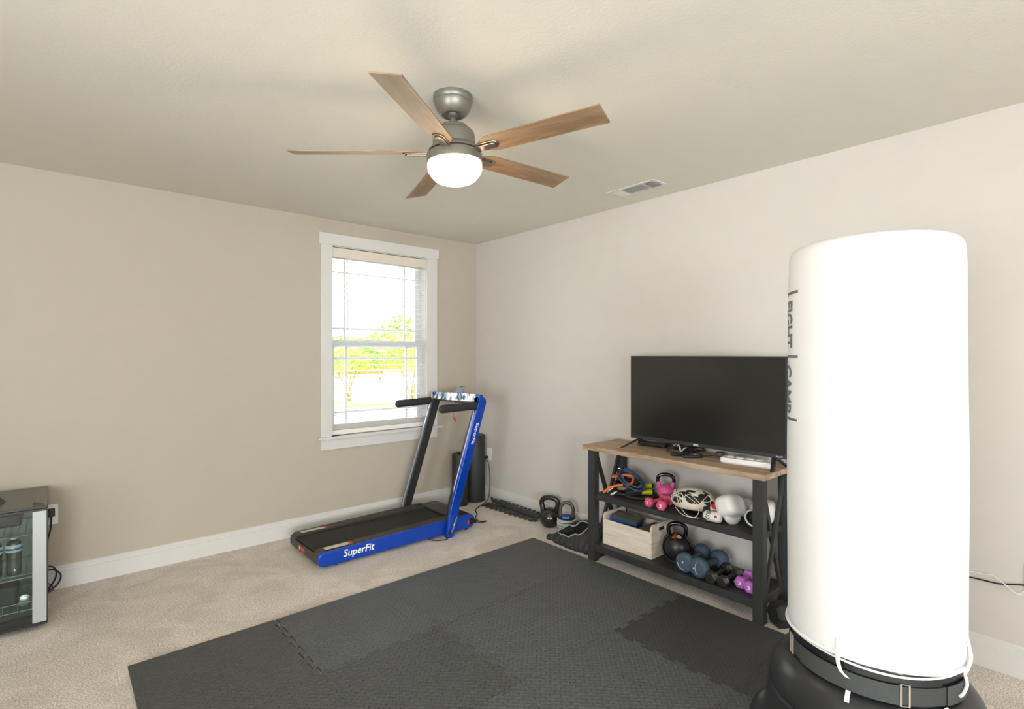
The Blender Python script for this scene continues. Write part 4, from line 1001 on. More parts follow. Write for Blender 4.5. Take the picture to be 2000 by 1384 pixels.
# lower shelf pairs
M_bl = mat('slate_blue_neoprene', (66, 84, 100), .62, bump=.15)
b1 = dumbbell((-.245, -2.445, ZL), R(2), .056, .055, .25, .019, 36, M_bl, 'slate blue round dumbbell touching the black kettlebell', chamf=.3)
b2 = dumbbell((-.255, -2.548, ZL), R(-4), .056, .055, .25, .019, 36, M_bl, 'slate blue round dumbbell touching the black hex dumbbell', chamf=.3)
for bb, lg, ac_, ar, a0_, a1_ in ((b1, (.004, .062), (.0, .056), .036, -92, -8), (b2, (.020, .052), (-.040, .058), .052, -36, 34)):
    MB().box((-.1262, lg[0] - .004, lg[1] - .004), (-.1252, lg[0] + .004, lg[1] + .004)).build('logo', M_wht, bb, smooth=0)
    m_ = MB()
    for k in range(15):
        a = R(a0_ + (a1_ - a0_) * k / 14)
        m_.box((-.1262, -.0008, -.0022), (-.1252, .0008, .0022), Matrix.Translation((0, ac_[0] + ar * math.cos(a), ac_[1] + ar * math.sin(a))) @ Matrix.Rotation(a, 4, 'X'))
    m_.build('lettering_arc', M_wht, bb, smooth=0)
M_hx = mat('hex_black_enamel', (40, 39, 36), .35, var=.1, spec=.5); M_wf = mat('grey_silver_facet', (136, 132, 118), .4, .3)
dumbbell((-.280, -2.618, ZL), R(2), .035, .050, .225, .014, 6, M_hx, 'black hex dumbbell touching the blue dumbbell', tm_=M_wf, plates=True)
dumbbell((-.285, -2.684, ZL), R(0), .033, .046, .205, .014, 6, M_hx, 'black hex dumbbell beside the purple dumbbells', tm_=M_wf, plates=True)
M_pu = mat('purple_vinyl', (190, 108, 196), .42, var=.04)
dumbbell((-.250, -2.750, ZL), R(4), .034, .036, .15, .013, 6, M_pu, 'purple dumbbell, rear one of the purple pair', text='3', tm_=M_wht)
dumbbell((-.275, -2.812, ZL), R(2), .034, .036, .140, .013, 6, M_pu, 'purple dumbbell, front one of the purple pair, half hidden by the leg', text='3', tm_=M_wht)

# helmet with tangled straps
hm = thing('helmet', 'white and black vented helmet with tangled straps on the middle shelf', 'helmet', (-.25, -2.445, ZS), R(0))
HX = Matrix.Translation((-.245, -2.440, ZS + .020)) @ Matrix.Rotation(R(-80), 4, 'Z')
def hshape(d): return 1.0
MB().ball((0, 0, .045), (.118, .078, .062), 28, 16, M=HX).build('inner_shell', mat('helmet_black', (40, 42, 43), .6, bump=.2), hm, world=True)
sh = MB(); nu, nv = 168, 60
vs_ = []; fs_ = []
for j in range(nv + 1):
    ph = R(-32) + R(118) * j / nv
    for i in range(nu + 1):
        th = 2 * PI * i / nu
        vs_.append((.128 * math.cos(ph) * math.cos(th), .088 * math.cos(ph) * math.sin(th) , .045 + .070 * math.sin(ph)))
def hole(i, j):
    th = (i + .5) / nu * 360; ph = -32 + 118 * (j + .5) / nv
    for t0, p0, tw, pw in ((20, 18, 13, 9), (60, 30, 14, 12), (95, 5, 16, 9), (135, 30, 15, 12), (165, 8, 13, 10), (200, 26, 14, 12), (232, 4, 14, 9), (250, 38, 18, 10), (285, 20, 13, 12), (322, 34, 14, 12), (338, 2, 12, 9), (0, 52, 16, 7), (120, 58, 20, 7), (270, 62, 18, 6)):
        dt = (th - t0 + 180) % 360 - 180
        if (dt / (tw * 1.65)) ** 2 + ((ph - p0) / (pw * 1.6)) ** 2 < 1: return True
    return False
for j in range(nv):
    for i in range(nu):
        if not hole(i, j): fs_.append((j * (nu + 1) + i, j * (nu + 1) + i + 1, (j + 1) * (nu + 1) + i + 1, (j + 1) * (nu + 1) + i))
sh.add(vs_, fs_, HX)
o = sh.build('outer_shell', mat('helmet_white', (226, 218, 200), .45), hm, world=True, smooth=60)
md = o.modifiers.new('solid', 'SOLIDIFY'); md.thickness = .006; md.offset = 0
hs = MB(); rnd = random.Random(11)
for k in range(7):
    a = rnd.uniform(120, 330); P = []
    for q in range(6):
        th = R(a + q * 20 + rnd.uniform(-8, 8)); ph = R(10 + 30 * math.sin(q * 1.3 + k))
        P.append(HX @ Vector((.133 * math.cos(ph) * math.cos(th), .094 * math.cos(ph) * math.sin(th), .045 + .076 * math.sin(ph))))
    hs.tube(P, .0021, 5, sm=4)
hs.tube([(-.34, -2.42, ZS + .03), (-.372, -2.47, ZS + .012), (-.375, -2.52, ZS + .008), (-.345, -2.53, ZS + .03), (-.33, -2.52, ZS + .06)], .002, 6, sm=5)
hs.tube([(-.34, -2.38, ZS + .03), (-.375, -2.44, ZS + .010), (-.380, -2.50, ZS + .005), (-.36, -2.545, ZS + .008)], .002, 6, sm=5)
hs.build('straps', mat('cream_cord', (226, 214, 194), .6), hm, world=True)
MB().tube([(-.27, -2.50, ZS + .085), (-.29, -2.56, ZS + .07), (-.30, -2.585, ZS + .03), (-.28, -2.60, ZS + .02)], .014, 8, sm=4, flat=.35).tube([(-.28, -2.54, ZS + .06), (-.34, -2.565, ZS + .04), (-.375, -2.580, ZS + .02), (-.388, -2.582, ZS - .0 + .006)], .013, 8, sm=4, flat=.4).build('chin_strap', mat('webbing_black', (42, 42, 42), .7, bump=.2), hm, world=True)
# hand wraps
hw_ = thing('hand_wrap', 'rolled white hand wrap with black lettering and red badge beside the helmet', 'hand wrap', (-.33, -2.64, ZS))
Mw = Matrix.Translation((-.345, -2.615, ZS + .029)) @ Matrix.Rotation(R(-84), 4, 'Z')
M_wrap = mat('wrap_white', (226, 222, 216), .8, bump=.2, bscale=120)
SQ = lambda d: min(1.25, (abs(d.x) ** 5 + (d.y * d.y + d.z * d.z) ** 2.5) ** (-1 / 5))
def rough(d): return SQ(d) * (1 + .035 * noise.noise(d * 4 + Vector((3, 1, 0))))
wr = MB(); wr.ball((0, 0, 0), (.048, .034, .028), 36, 24, fn=rough, M=Mw); wr.build('rolled_fabric', M_wrap, hw_, world=True)
def on_roll(MM, rx, ry, rz_):
    def f(u_, an, up):
        d = Vector((u_ / rx, math.cos(an) * math.sqrt(max(.05, 1 - (u_ / rx) ** 2)), math.sin(an) * math.sqrt(max(.05, 1 - (u_ / rx) ** 2)))).normalized()
        k_ = rough(d) * 1.012 + (.02 if up else 0)
        return MM @ Vector((d.x * rx * k_, d.y * ry * k_, d.z * rz_ * k_))
    return f
or1 = on_roll(Mw, .048, .034, .028)
text_fit('JOURN', .060, .026, lambda x, y, z: or1(-.030 + y, R(200) - x / .031, z > 0), 'lettering', mat('ink_black', (30, 30, 32), .6), hw_, offset=.01, cut=8, cutx=True)
rb = MB()
for k in range(10):
    a = 2 * PI * k / 10
rb.ball((.026, -.024, .004), (.014, .010, .014), 14, 8, M=Mw); rb.build('red_badge', mat('badge_red', (196, 26, 40), .6), hw_, world=True)
MB().ball((.028, -.031, .0), (.008, .004, .006), 10, 6, M=Mw).build('badge_centre', M_wht, hw_, world=True)
hw2 = thing('hand_wrap', 'second white hand wrap with red edge tucked behind the boxing glove', 'hand wrap', (-.27, -2.63, ZS))
Mw2 = Matrix.Translation((-.265, -2.606, ZS + .040)) @ Matrix.Rotation(R(-70), 4, 'Z')
MB().ball((0, 0, 0), (.045, .032, .038), 32, 20, fn=rough, M=Mw2).build('rolled_fabric', M_wrap, hw2, world=True)
MB().ball((.002, 0, .018), (.040, .029, .028), 24, 12, fn=rough, M=Mw2).build('red_edge', mat('badge_red', (196, 26, 40)), hw2, world=True)
or2 = on_roll(Mw2, .045, .032, .038)
text_fit('7DA', .046, .018, lambda x, y, z: or2(-.024 + x, R(192) - y / .035, z > 0), 'lettering', mat('ink_black', (30, 30, 32)), hw2, offset=.01, cut=6, cutx=True)

# boxing gloves
M_gl = mat('glove_white_leather', (232, 230, 226), .28, bump=.08, bscale=40, spec=.5)
def glove(M, label, loc, ts=1):
    t = thing('boxing_glove', label, 'boxing glove', loc)
    # fist: rounded loaf along +x, cuff towards -x
    b = MB(); b.ball((.050, 0, .0), (.082, .060, .061), 36, 24, fn=lambda d: min(1.28, (abs(d.x) ** 3.2 + abs(d.y) ** 3.2 + abs(d.z) ** 3.2) ** (-1 / 3.2)), M=M)
    b.build('fist', M_gl, t, world=True, smooth=80)
    c = MB(); c.lathe([(.052, -.02), (.047, .03), (.050, .085), (.053, .105), (.050, .112), (.044, .108), (.040, .06)], 32, M @ Matrix.Translation((.005, 0, -.004)) @ Matrix.Rotation(R(-90), 4, 'Y') @ Matrix.Scale(.9, 4, (1, 0, 0)), cap=False)
    c.build('cuff', M_gl, t, world=True, smooth=60)
    d = MB(); d.lathe([(.0445, .107), (.036, .07), (.0, .055)], 28, M @ Matrix.Translation((.005, 0, -.004)) @ Matrix.Rotation(R(-90), 4, 'Y') @ Matrix.Scale(.9, 4, (1, 0, 0)), cap=False)
    d.build('cuff_lining', mat('glove_lining_navy', (22, 24, 34), .7), t, world=True)
    th = MB(); th.tube([M @ Vector(p) for p in ((-.01, -.05 * ts, -.018), (.03, -.068 * ts, -.024), (.07, -.064 * ts, -.022), (.10, -.042 * ts, -.016))], lambda u: .024 * (1 - .25 * u) * (.75 + .5 * math.sin(PI * min(1, u + .1))), 14, sm=5)
    th.build('thumb', M_gl, t, world=True, smooth=80)
    return t
G1 = Matrix.Translation((-.265, -2.712, ZS + .078)) @ Matrix.Rotation(R(100), 4, 'Z') @ Matrix.Rotation(R(-40), 4, 'Y') @ Matrix.Rotation(R(-60), 4, 'X')
G1 = Matrix.Translation((-.262, -2.735, ZS + .070)) @ Matrix.Rotation(R(38), 4, 'Z') @ Matrix.Rotation(R(-14), 4, 'Y') @ Matrix.Rotation(R(10), 4, 'X')
G1 = Matrix.Translation((-.235, -2.695, ZS + .080)) @ Matrix.Rotation(R(170), 4, 'Z') @ Matrix.Rotation(R(-12), 4, 'Y') @ Matrix.Rotation(R(-62), 4, 'X')
glove(G1, 'white boxing glove lying nearest the hand wraps', (-.21, -2.72, ZS), -1)
G2 = Matrix.Translation((-.225, -2.826, ZS + .070)) @ Matrix.Rotation(R(6), 4, 'Z')
glove(G2, 'white boxing glove with dark open cuff behind the shelf leg', (-.25, -2.84, ZS), -1)

# ================================================================== LOWER SHELF
bx_ = thing('storage_box', 'pale wooden open box with handle slots on the lower shelf', 'box', (-.218, -2.03, ZL))
M_pw = M_wood('pale_wood', (228, 215, 198), (210, 194, 175), (9, 1, 9), .6, 1.0, (236, 225, 210))
M_pwe = M_wood('pale_wood_end', (228, 215, 198), (208, 192, 173), (1, 9, 9), .6, 1.0, (236, 225, 210))
bx0, bx1, by0, by1 = -.338, -.098, -2.215, -1.837
MB().box((bx0, by0 + .010, ZL), (bx0 + .010, by1 - .010, ZL + .163)).build('side_panel', M_pw, bx_, world=True, smooth=0, bevel=.001)
MB().box((bx1 - .010, by0 + .010, ZL), (bx1, by1 - .010, ZL + .163)).build('side_panel', M_pw, bx_, world=True, smooth=0, bevel=.001)
MB().box((bx0 + .01, by0 + .01, ZL), (bx1 - .01, by1 - .01, ZL + .008)).build('bottom_panel', M_pw, bx_, world=True, smooth=0)
def endp(y0, y1):
    # end board with rounded top corners and a hand slot, made as a ring of faces
    hx0, hx1 = -.255, -.181; hz0, hz1 = ZL + .155, ZL + .180; T_ = ZL + .205; r_ = .030
    b = MB()
    b.box((bx0, y0, ZL), (bx1, y1, hz0)); b.box((hx0 - .0, y0, hz1), (hx1, y1, T_))
    for sx, xe, xh in ((1, bx0, hx0), (-1, bx1, hx1)):
        arc = [(xe + sx * r_ - sx * r_ * math.cos(R(a)), T_ - r_ + r_ * math.sin(R(a))) for a in range(0, 91, 15)]
        b.prism([(xe, hz0)] + arc + [(xh, T_), (xh, hz0)], 'y', y0, y1)
    return b
endp(by0, by0 + .011).build('end_panel', M_pwe, bx_, world=True, smooth=0)
endp(by1 - .011, by1).build('end_panel', M_pwe, bx_, world=True, smooth=0)
lc_ = thing('food_container', 'clear-lidded container with blue rim tilted on top of the wooden box', 'container', (-.245, -1.965, ZL + .165), rot=(R(6), R(-5), R(12)))
MB().box((-.058, -.085, -.055), (.058, .085, .010)).build('tub', mat('tub_blue', (24, 66, 128), .35), lc_, smooth=0, bevel=.006)
MB().box((-.066, -.095, .010), (.066, .095, .020)).build('lid_rim', mat('rim_navy', (44, 70, 108), .35), lc_, smooth=0, bevel=.003)
MB().box((-.057, -.085, .0195), (.057, .085, .0215)).build('lid', mat('lid_smoky', (110, 112, 102), .15, rgb2=(132, 132, 118), vscale=12, bump=.3, bscale=18), lc_, smooth=0, bevel=.002)
bb_ = thing('black_box', 'black cardboard box standing in the right end of the wooden box', 'box', (-.22, -2.145, ZL + .010))
MB().box((-.095, -.050, 0), (.09, .045, .150)).build('carton', mat('carton_black', (40, 38, 36), .6), bb_, smooth=0, bevel=.001)
MB().box((-.093, -.048, .150), (.088, .043, .1515)).build('top_flap', mat('carton_brown', (104, 92, 82), .6), bb_, smooth=0)
# soft kettlebell with label
sk = thing('kettlebell', 'round soft black kettlebell with red and white label on the lower shelf', 'kettlebell', (-.205, -2.310, ZL), R(-62))
M_lea = mat('black_leatherette', (38, 38, 38), .36, bump=.15, bscale=150, spec=.45)
prof = [(.0, 0), (.062, 0), (.070, .006)]
for k in range(14): a = -50 + k * 10; prof.append((.083 * math.cos(R(a)), .076 + .083 * math.sin(R(a))))
prof.append((.0, .159))
MB().lathe(prof, 36).build('body', M_lea, sk, smooth=60)
MB().lathe([(.066, 0), (.079, .003), (.079, .011), (.068, .014)], 36).build('rubber_base', M_rubber, sk)
for sx in (-1, 1):
    # leather side flap carrying the handle
    P = [(sx * .080 * math.cos(R(a)), 0, .076 + .086 * math.sin(R(a))) for a in (-55, -25, 5, 35, 58)]
    P = [(sx * .086 * math.cos(R(a)) - 0 * sx, 0, .076 + .086 * math.sin(R(a))) for a in (-58, -30, 0, 30, 52)] + [(sx * .050, 0, .170)]
    m_ = MB(); m_.tube(P, lambda u: .030 if u < .8 else .022, 14, sm=4)
    for v in m_.v:
        pass
    m2 = MB(); PP = smooth_path(P, 4); n = len(PP); vv = []; f2 = []
    for k, p in enumerate(PP):
        w_ = .034 - .016 * (k / (n - 1)) ** 2
        out_ = Vector((p.x, 0, p.z - .076)).normalized() * .006
        for s_, o_ in ((-1, 0), (1, 0), (1, 1), (-1, 1)):
            vv.append(Vector((p.x, s_ * w_, p.z)) + out_ * (o_ - .4) - Vector((p.x, 0, p.z - .076)).normalized() * (abs(s_) * w_ * w_ * 5 * (1 if True else 0)) * .0)
    for k in range(n - 1):
        for s_ in range(4): f2.append((k * 4 + s_, k * 4 + (s_ + 1) % 4, (k + 1) * 4 + (s_ + 1) % 4, (k + 1) * 4 + s_))
    f2.append((0, 1, 2, 3)); f2.append(((n - 1) * 4, (n - 1) * 4 + 1, (n - 1) * 4 + 2, (n - 1) * 4 + 3))
    m2.add(vv, f2); m2.build('side_flap', mat('flap_black', (46, 46, 45), .5, bump=.2), sk, bevel=.002, smooth=50)
MB().tube([(-.046, 0, .135), (-.052, 0, .175), (-.050, 0, .195), (-.030, 0, .213), (0, 0, .217), (.030, 0, .213), (.050, 0, .195), (.052, 0, .175), (.046, 0, .135)], .0125, 14, sm=6).build('handle', mat('handle_black_gloss', (14, 14, 15)), sk, smooth=60)
def on_sk(r_=.0845, a0=0, e0=50):
    def f(x, y, z):
        az = R(-90 + a0) + x / .060; el = R(e0) + y / .083; q = r_ + (.0008 if z > 0 else 0)
        return Vector((q * math.cos(el) * math.cos(az), q * math.cos(el) * math.sin(az), .076 + q * math.sin(el)))
    return f
lb = MB(); f_ = on_sk(.0840, 0, 42)
def patch(x0, x1, y0, y1, off=0.0, n=8):
    m_ = MB(); V_ = []; F_ = []
    for j in range(n + 1):
        for i in range(n + 1):
            p = f_(x0 + (x1 - x0) * i / n, y0 + (y1 - y0) * j / n, 0); c_ = Vector((0, 0, .076)); V_.append(c_ + (p - c_) * (1 + off))
    for j in range(n):
        for i in range(n): F_.append((j * (n + 1) + i, j * (n + 1) + i + 1, (j + 1) * (n + 1) + i + 1, (j + 1) * (n + 1) + i))
    m_.add(V_, F_); return m_
patch(-.040, .040, 0, .052, .006).build('label_patch', mat('label_black', (20, 20, 21), .5), sk)
r_ = MB()
for k in range(4): r_.v += []; q_ = patch(-.036, -.006, .010 + k * .010, .017 + k * .010, .014, 4); r_.add(q_.v, q_.f)
r_.build('red_stripes', mat('label_orange_red', (226, 72, 40), .5), sk)
text_fit('10LB', .034, .024, lambda x, y, z: on_sk(.0853, 0, 42)(x - .0, y + .014, z), 'lettering', M_wht, sk, world=False, offset=.02)
MB().tube([on_sk(.0845, 0, -12)(x, .0, 0) for x in (.045, .052, .060, .068, .076)], .0022, 6).build('red_piping', mat('label_orange_red', (226, 72, 40)), sk)

# hex dumbbell on the carpet standing behind the bag
hd = thing('dumbbell', 'large black hex dumbbell on the carpet between the shelf and the punching bag', 'dumbbell', (-.235, -3.015, 0), R(-30))
rr = .066 * math.cos(PI / 6)
for s_ in (-1, 1):
    M = Matrix.Translation((0, 0, rr)) @ Matrix.Rotation(R(90) * s_, 4, 'Y') @ Matrix.Rotation(PI / 6, 4, 'Z')
    MB().lathe([(.046, .050), (.066, .060), (.066, .130), (.046, .142)], 6, M).build('weight_head', mat('rubber_hex', (33, 32, 33), .62, bump=.1), hd, smooth=0, bevel=.003)
MB().cyl((-.07, 0, rr), (.07, 0, rr), .016, 16).build('grip', M_chrome, hd)

# ================================================================== PUNCHING BAG
BX, BY = -1.1706, -3.5745
pb = thing('punching_bag', 'tall white freestanding punching bag on a black rounded base', 'punching bag', (BX, BY, TH), R(0))
PBM = Matrix.Translation((BX, BY, 0))
M_bagw = mat('bag_white_vinyl', (220, 218, 215), .42, bump=.06, bscale=30, var=.01, spec=.35)
M_base = mat('base_black_polyethylene', (36, 37, 39), .34, bump=.12, bscale=60, spec=.5)
bpf = [(0, TH), (.300, TH), (.312, .03), (.306, .10), (.298, .19), (.294, .26), (.290, .300), (.2885, .305), (.2845, .310), (.2845, .314), (.287, .318), (.284, .334), (.278, .352), (.268, .376), (.256, .394), (.242, .406), (.228, .414), (.215, .416), (0, .416)]
MB().lathe(bpf, 72, PBM).build('base', M_base, pb, world=True, smooth=60)
for k in range(5):
    a = R(194.46 - 102 + k * 72)
    m_ = MB(); m_.ball((.285, 0, TH), (.095, .085, .190), 24, 14, fn=lambda d: 1.0 if d.z > 0 else .0 + 1.0 * (1 - 0), M=Matrix.Translation((BX, BY, 0)) @ Matrix.Rotation(a, 4, 'Z'))
    m_.v = [Vector((v.x, v.y, max(v.z, TH))) for v in m_.v]
    m_.build('base_lobe', M_base, pb, world=True, smooth=60)
MB().lathe([(.214, .414), (.222, .418), (.2225, .50), (.218, .512)], 72, PBM, cap=False).build('lower_skirt', mat('skirt_black_vinyl', (24, 26, 30), .22, bump=.5, bscale=18, spec=.6, bdist=.006), pb, world=True, smooth=60)
M_web = mat('nylon_webbing', (52, 53, 53), .75, bump=.5, bscale=320)
def band(z0, z1, r_, a0, a1, n=60, th_=.003, dz=0.0):
    m_ = MB(); V_ = []; F_ = []
    for k in range(n + 1):
        a = R(a0 + (a1 - a0) * k / n); d_ = dz * math.sin(a - R(30))
        for (q, z) in ((r_, z0), (r_ + th_, z0), (r_ + th_, z1), (r_, z1)): V_.append((BX + q * math.cos(a), BY + q * math.sin(a), z + d_))
    for k in range(n):
        for s_ in range(4): F_.append((k * 4 + s_, k * 4 + (s_ + 1) % 4, (k + 1) * 4 + (s_ + 1) % 4, (k + 1) * 4 + s_))
    F_ += [(0, 1, 2, 3), (n * 4, n * 4 + 1, n * 4 + 2, n * 4 + 3)]
    m_.add(V_, F_); return m_
AC = 194.46  # direction of the viewer side
band(.424, .472, .2235, 0, 360, 96).build('strap', M_web, pb, world=True, smooth=50)
band(.422, .475, .2275, AC - 52, AC + 16, 40).build('strap_overlap', mat('nylon_webbing_ribbed', (60, 62, 60), .7, bump=.6, bscale=260), pb, world=True, smooth=50, bevel=.001)
band(.424, .476, .2285, AC + 48, AC + 72, 16).build('strap_end', mat('nylon_webbing_ribbed', (60, 62, 60)), pb, world=True, smooth=50, bevel=.001)
for a_ in (AC - 66, AC + 19.5):
    P = []
    for (da, z) in ((-2.6, .420), (2.6, .420), (2.6, .479), (-2.6, .479)): P.append((BX + .229 * math.cos(R(a_ + da)), BY + .229 * math.sin(R(a_ + da)), z))
    MB().tube(P, .0024, 6, closed=True).build('buckle', mat('buckle_nickel', (226, 214, 200), .3, .6), pb, world=True)
# white sleeve
rp_ = lambda z: .2305 * (1 - .012 * max(0, (z - 1.1) / .6)) + .0022 * math.exp(-((z - 1.0) / .25) ** 2)
pr_ = [(.214, .508), (.2225, .506), (rp_(.52), .520)]
z = .54
while z < 1.66: pr_.append((rp_(z), z)); z += .04
pr_ += [(rp_(1.66) - .001, 1.672), (.2245, 1.688), (.2200, 1.700), (.212, 1.709), (.198, 1.716), (.17, 1.721), (.08, 1.726), (0, 1.727)]
MB().lathe(pr_, 96, PBM).build('sleeve', M_bagw, pb, world=True, smooth=70)
P = [(BX + (.2315) * math.cos(2 * PI * k / 72), BY + .2315 * math.sin(2 * PI * k / 72), .513 + .004 * math.sin(4 * PI * k / 72 + 1)) for k in range(72)]
MB().tube(P, .0062, 10, closed=True).build('hem_cord', M_bagw, pb, world=True, smooth=60)
P = [(BX + (.226) * math.cos(2 * PI * k / 72), BY + .226 * math.sin(2 * PI * k / 72), .500 + .003 * math.sin(6 * PI * k / 72)) for k in range(72)]
MB().tube(P, .0035, 8, closed=True).build('inner_cord', M_bagw, pb, world=True, smooth=60)
# tie strap at the front and loop at the right side
def bp3(a, r_, z): return (BX + r_ * math.cos(R(AC + a)), BY + r_ * math.sin(R(AC + a)), z)
def ribbon(pts_):
    PP = smooth_path(pts_, 4); V_ = []; F_ = []
    for q in PP:
        for da, dr in ((-1.35, 0), (1.35, 0), (1.35, .0012), (-1.35, .0012)): V_.append(bp3(q[0] + da, q[1] + dr, q[2]))
    n = len(PP)
    for k in range(n - 1):
        for s_ in range(4): F_.append((k * 4 + s_, k * 4 + (s_ + 1) % 4, (k + 1) * 4 + (s_ + 1) % 4, (k + 1) * 4 + s_))
    F_ += [(0, 1, 2, 3), (n * 4 - 4, n * 4 - 3, n * 4 - 2, n * 4 - 1)]
    tie.add(V_, F_)
tie = MB(); ribbon([(-19, .2335, .560), (-19, .2345, .540), (-19, .239, .515), (-19, .236, .492), (-17.5, .2345, .472), (-15.5, .2345, .466), (-13.5, .235, .460)])
tie.build('tie_strap', M_white, pb, world=True)
tie = MB(); tie.tube([bp3(70, .231, .60), bp3(72, .236, .565), bp3(72, .240, .535), bp3(66, .240, .515), bp3(64, .236, .50), bp3(66, .238, .47), bp3(62, .236, .45), bp3(58, .235, .445)], .0042, 8, sm=4)
tie.build('tie_loop', M_bagw, pb, world=True)
for a_, z_ in ((-13, .400), (45, .402)):
    m_ = MB(); p0, p1 = Vector(bp3(a_ - 1.4, .236, .424)), Vector(bp3(a_ + 1.4, .236, .424)); q0, q1 = Vector(bp3(a_ - 1.4, .253, .400)), Vector(bp3(a_ + 1.4, .253, .400)); u_ = Vector((0, 0, .0012))
    m_.hexa([q0, q1, p1, p0], [q0 + u_, q1 + u_, p1 + u_, p0 + u_]); m_.build('white_tag', M_white, pb, world=True, smooth=0)
# printed lettering runs down the left side of the sleeve
M_ink = mat('print_grey', (98, 98, 97), .6)
def on_bag(z_top, psi0):
    def f(x, y, z):
        ps_ = psi0 + (-y) / .2325   # letter tops towards the viewer
        a = R(AC) - ps_; zz_ = z_top - x; q = rp_(zz_) + .0006 + (.0004 if z > 0 else 0)
        return (BX + q * math.cos(a), BY + q * math.sin(a), zz_)
    return f
HT = .090
text_fit('FIGHT', .152, HT, lambda x, y, z: on_bag(1.545, R(64.5) + HT / .2325)(x, y, z), 'lettering', M_ink, pb, offset=.03, cut=16)
text_fit('CAMP', .156, HT, lambda x, y, z: on_bag(1.338, R(65.5) + HT / .2325)(x, y, z), 'lettering', M_ink, pb, offset=.03, cut=16)
for zc_ in (1.569, 1.365, 1.166):
    m_ = MB(); V_ = []; F_ = []; n = 14
    for k in range(n + 1):
        a = R(AC - 55.5 - 40 * k / n)
        for (q, z_) in ((.2300, zc_ - .0042), (.2318, zc_ - .0042), (.2318, zc_ + .0042), (.2300, zc_ + .0042)):
            q = q - .2305 + rp_(z_); V_.append((BX + q * math.cos(a), BY + q * math.sin(a), z_))
    for k in range(n):
        for s_ in range(4): F_.append((k * 4 + s_, k * 4 + (s_ + 1) % 4, (k + 1) * 4 + (s_ + 1) % 4, (k + 1) * 4 + s_))
    F_ += [(0, 1, 2, 3), (n * 4, n * 4 + 1, n * 4 + 2, n * 4 + 3)]
    m_.add(V_, F_); m_.build('print_bar', M_ink, pb, world=True, smooth=50)

# ================================================================== OUTLETS AND WALL CABLES
def outlet(loc, rz, label):
    t = thing('wall_outlet', label, 'outlet', loc, rz)   # plate in local x-z plane facing -y
    MB().box((-.036, -.005, -.058), (.036, 0, .058)).build('cover_plate', M_white, t, smooth=0, bevel=.002)
    for zz_ in (-.027, .027):
        MB().lathe([(.0165, 0), (.0165, .0022), (.014, .003), (0, .003)], 20, Matrix.Translation((0, -.005, zz_)) @ Matrix.Rotation(R(90), 4, 'X')).build('socket', M_white, t)
        MB().box((-.007, -.0086, zz_ - .002), (-.005, -.0079, zz_ + .007)).box((.005, -.0086, zz_ - .002), (.007, -.0079, zz_ + .007)).build('socket_slots', M_blk, t, smooth=0)
    return t
outlet((-3.110, 0, .440), 0, 'white wall outlet beside the beverage cooler')
outlet((0, -.205, .434), R(90) * -1, 'white wall outlet near the corner behind the foam rollers')
outlet((0, -3.862, .432), R(-90), 'white wall outlet at the right edge of the photo')
wc = thing('cable', 'thin white cable looping along the right wall beside the punching bag', 'cable', (-.01, -3.7, .4))
MB().tube([(-.012, -3.45, .375), (-.012, -3.53, .385), (-.012, -3.591, .392), (-.014, -3.641, .403), (-.014, -3.670, .408), (-.014, -3.699, .408), (-.016, -3.726, .412), (-.018, -3.742, .405), (-.020, -3.770, .384), (-.020, -3.800, .361), (-.016, -3.815, .361), (-.012, -3.834, .385), (-.010, -3.848, .41)], .0019, 7, sm=5).build('cable_run', M_white, wc, world=True)
kc = thing('cable', 'black cable sagging along the right wall beside the punching bag', 'cable', (-.01, -3.7, .38))
MB().tube([(-.012, -3.42, .36), (-.012, -3.52, .366), (-.012, -3.591, .369), (-.012, -3.639, .376), (-.012, -3.671, .379), (-.012, -3.721, .379), (-.012, -3.754, .381), (-.012, -3.802, .394), (-.013, -3.850, .405)], .0033, 8, sm=5).build('cable_run', M_blk, kc, world=True)

# ================================================================== BEVERAGE COOLER
fx0, fx1, fy0, fy1, fh = -3.585, -3.118, -.50, -.045, .602
bc = thing('beverage_cooler', 'black glass-door beverage cooler with silver door frame by the left wall edge', 'beverage cooler', (-3.35, -.3, 0))
M_cab = mat('cabinet_black', (34, 33, 31), .4)
cab = MB(); t_ = .022
cab.box((fx0, fy0, .02), (fx0 + t_, fy1, fh)).box((fx1 - t_, fy0, .02), (fx1, fy1, fh)).box((fx0, fy1 - t_, .02), (fx1, fy1, fh)).box((fx0, fy0, .02), (fx1, fy1, .045)).box((fx0, fy0, fh - .02), (fx1, fy1, fh))
cab.build('cabinet', M_cab, bc, world=True, smooth=0)
M_lin = mat('cooler_liner', (176, 184, 176), .5)
li = MB(); a_ = t_ + .001
li.box((fx0 + a_, fy0 + .005, .046), (fx0 + a_ + .004, fy1 - a_, fh - .022)).box((fx1 - a_ - .004, fy0 + .005, .046), (fx1 - a_, fy1 - a_, fh - .022)).box((fx0 + a_, fy1 - a_ - .004, .046), (fx1 - a_, fy1 - a_, fh - .022)).box((fx0 + a_, fy0 + .005, .046), (fx1 - a_, fy1 - a_, .050))
li.build('liner', M_lin, bc, world=True, smooth=0)
MB().box((fx0 + .03, fy0 + .02, .515), (-3.215, fy1 - .1, .575)).build('control_housing', M_blk, bc, world=True, smooth=0, bevel=.01, seg=3)
MB().box((fx0, fy0 - .045, fh), (fx1, fy1, fh + .014)).build('top_panel', mat('top_brushed_black', (70, 68, 62), .25, .3), bc, world=True, smooth=0, bevel=.002)
